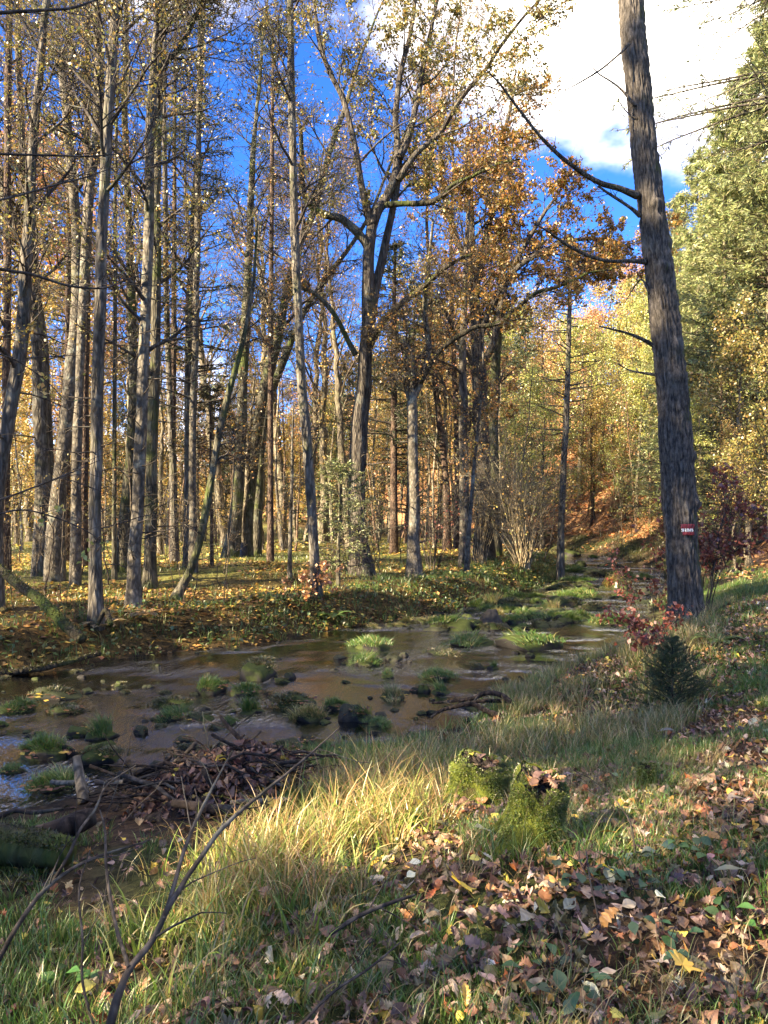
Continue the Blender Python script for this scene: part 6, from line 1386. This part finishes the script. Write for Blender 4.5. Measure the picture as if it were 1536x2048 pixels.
stick('dark_log', 'long dark wet log below the grey log of the heap', 'log', [(345, 1606, 5.35), (400, 1612, 5.3), (470, 1622, 5.25), (572, 1626, 5.25)], [16, 18, 22, 14], sides=12, knob=.25)
stick('dark_log', 'stub of dark branch standing up in the brush heap', 'branch', [(430, 1578, 5.6), (418, 1560, 5.6), (404, 1540, 5.65)], [13, 12, 9])

# ------------------------------------------------------------------ bare saplings close to the viewpoint
def shoot(lab, pts, w, twig=0):
    return stick('bare_shoot', lab, 'twig', pts, w, 'twig', sides=7, twig=twig + 2, knob=.22, cap=False)
shoot('longest bare shoot slanting up from the bottom left to the water', [(215, 2075, 2.35), (238, 1990, 2.4), (262, 1935, 2.45), (305, 1880, 2.5), (345, 1800, 2.55), (400, 1718, 2.65), (450, 1650, 2.75), (520, 1590, 2.9), (600, 1525, 3.05), (680, 1455, 3.2)], [20, 17, 15, 13, 11, 10, 9, 7, 5, 2.5], 3)
shoot('forked side shoot rising steeply beside the longest bare shoot', [(328, 1838, 2.52), (350, 1765, 2.6), (372, 1690, 2.7), (400, 1625, 2.85), (428, 1570, 3.0), (465, 1500, 3.1)], [10, 9, 8, 7, 5, 2.5], 2)
shoot('bare shoot arching from the left edge over the grass', [(-20, 1955, 2.7), (30, 1860, 2.75), (80, 1790, 2.85), (140, 1740, 2.95), (200, 1712, 3.05), (300, 1680, 3.2)], [11, 10, 9, 8, 6, 3], 3)
shoot('thin upright shoot crossing the arching one at left', [(105, 1765, 2.9), (140, 1705, 2.95), (160, 1660, 3.0), (190, 1620, 3.1), (215, 1570, 3.2), (272, 1530, 3.3)], [7, 6.5, 6, 5, 4, 2])
shoot('slender vertical shoot rising from the lower left grass', [(185, 2050, 2.5), (165, 1960, 2.55), (165, 1880, 2.6), (158, 1780, 2.7), (180, 1700, 2.8)], [6, 5.5, 5, 4, 2.5])
shoot('curved mossy shoot left of the longest bare shoot', [(258, 1935, 2.44), (240, 1880, 2.6), (225, 1820, 2.7), (212, 1730, 2.8), (210, 1660, 2.9), (200, 1620, 3.0)], [9, 8, 7, 6, 5, 3])
shoot('short twig lying along the bottom edge in the middle', [(600, 2052, 2.4), (665, 1985, 2.5), (740, 1935, 2.6), (800, 1885, 2.75)], [7, 6, 5, 3])
shoot('dead branch lying on leaves left of the large spotted maple leaf', [(660, 1868, 3.0), (720, 1830, 3.1), (780, 1806, 3.15), (830, 1790, 3.25)], [8, 9, 8, 5], 2)
shoot('thin dark stalk standing among the brambles', [(1205, 1900, 2.9), (1195, 1830, 2.95), (1180, 1760, 3.0), (1172, 1700, 3.05)], [4, 3.5, 3, 2])
shoot('thin leaning stalk right of the nearer stump', [(1272, 1720, 3.7), (1262, 1650, 3.75), (1238, 1610, 3.8), (1205, 1568, 3.9)], [4, 4, 3, 2])
shoot('straw coloured stalk lying near the bottom middle', [(1098, 1975, 2.6), (1140, 1960, 2.65), (1215, 1928, 2.75)], [5, 5, 3])
# overhanging twigs from a tree just left of the frame
def overhang(lab, pts, w, tw=5, lv=0, pal='gold'):
    t = shoot(lab, pts, w, tw)
    if lv:
        P = crom(np.array([at(a, b, c) for a, b, c in pts]), 6); C, r = spawn(P[None], np.full((1, len(P)), .003), 8, .3, 1., (.3, 1.), lambda tt, pl, N: .15 + .2 * rng.random(N), .8, 4, .1, -.02, .0015); b = Bag(); leaves_on(C, lv, .055, PAL[pal], .02, b); V, f = tubes(C, r, 3)
        link('twigs', mesh('twigs', V - np.array(t.location), f, None, True, M['twig']), t, kind='stuff'); link('foliage', b.mesh('foliage', M['leaf'], np.array(t.location)), t, kind='stuff')
overhang('thin dark twig crossing level high at the left edge', [(-60, 306, 4.6), (30, 309, 4.7), (120, 311, 4.8), (190, 312, 4.9), (252, 306, 5.0)], [5, 5, 4, 3, 1.5])
overhang('thin dark twig rising to the right below the level one', [(-50, 412, 4.3), (40, 390, 4.5), (110, 370, 4.6), (170, 355, 4.7), (230, 334, 4.8)], [5, 4.5, 4, 3, 1.5])
overhang('dark twig sagging from the left edge at mid height', [(-60, 530, 4.0), (10, 540, 4.1), (70, 550, 4.2), (140, 572, 4.3), (210, 576, 4.4), (250, 560, 4.5), (300, 545, 4.6)], [7, 7, 6, 5, 4, 3, 1.5])
overhang('dark branch sweeping across the top left corner', [(-60, 30, 4.3), (20, 24, 4.4), (90, 20, 4.5), (150, 14, 4.6), (215, -10, 4.8)], [7, 7, 6, 5, 3])
overhang('yellow leaved spray hanging at the left in front of the meadow', [(-40, 1040, 6.0), (40, 1020, 6.2), (110, 1035, 6.4), (170, 1060, 6.6), (205, 1085, 6.7)], [4, 3.5, 3, 2.5, 1.5], 4, 3.2, 'lime')
overhang('bare twig rising from the left edge at trunk height', [(-40, 1015, 3.6), (40, 985, 3.7), (120, 955, 3.9), (200, 920, 4.1)], [5, 4, 3, 1.5], 5)
overhang('golden spray hanging in the upper left trunks', [(-30, 700, 7.0), (30, 720, 7.2), (90, 760, 7.4), (130, 800, 7.5)], [4, 3, 2.5, 1.5], 4, 3., 'gold')

# ------------------------------------------------------------------ which one is which: trees of a kind are told apart by the trunks they stand between
MARKS = [(12, 'the edge trunk'), (45, 'the bowed trunk'), (100, 'the trunk pair at left'), (122, 'the pale forked trunk'), (158, 'the pale sunlit trunk'), (191, 'the nearest grey trunk'), (229, 'the slim pole'), (258, 'the mossy footed trunk'), (282, 'the stout pale trunk'),
         (304, 'the dark ivy trunk'), (343, 'the far trunk'), (386, 'the straight spruce'), (434, 'the leaning sapling'), (478, 'the mossy tree'), (508, 'the sweeping trunk'), (541, 'the thin spruce'), (613, 'the maple'), (716, 'the great oak'),
         (788, 'the hidden spruce'), (826, 'the hornbeam'), (888, 'the leaning trunk by the birch'), (945, 'the thin birch'), (985, 'the massive oak'), (1128, 'the larch'), (1350, 'the marked trunk')]
ORD = 'first second third fourth fifth sixth seventh eighth ninth tenth eleventh twelfth'.split()
def told_apart(group, noun, tail):
    d = {}
    for o in COL.objects:
        if o.get('group') != group: continue
        x, y = o.location[0], o.location[1]; px = 768 + F * x / y
        k = sum(px > m for m, _ in MARKS); d.setdefault(k, []).append((px, o))
    for k, L in d.items():
        L.sort(key=lambda t: t[0])
        a = MARKS[k - 1][1] if k else None; b = MARKS[k][1] if k < len(MARKS) else None
        where = 'left of ' + b if a is None else 'right of ' + a if b is None else 'between ' + a + ' and ' + b
        for i, (px, o) in enumerate(L):
            if len(L) == 1: s = 'only ' + noun + ' ' + where
            elif i < len(ORD): s = ORD[i] + ' ' + noun + ' from left ' + where
            else: continue
            o['label'] = s if len(s.split()) > 13 else s + tail
told_apart('slender trees of the young wood', 'slender pole', ' far back')
told_apart('bare trees beyond the meadow', 'bare tree', ' far back')
told_apart('switches on the far bank', 'bare switch', ' on the bank')
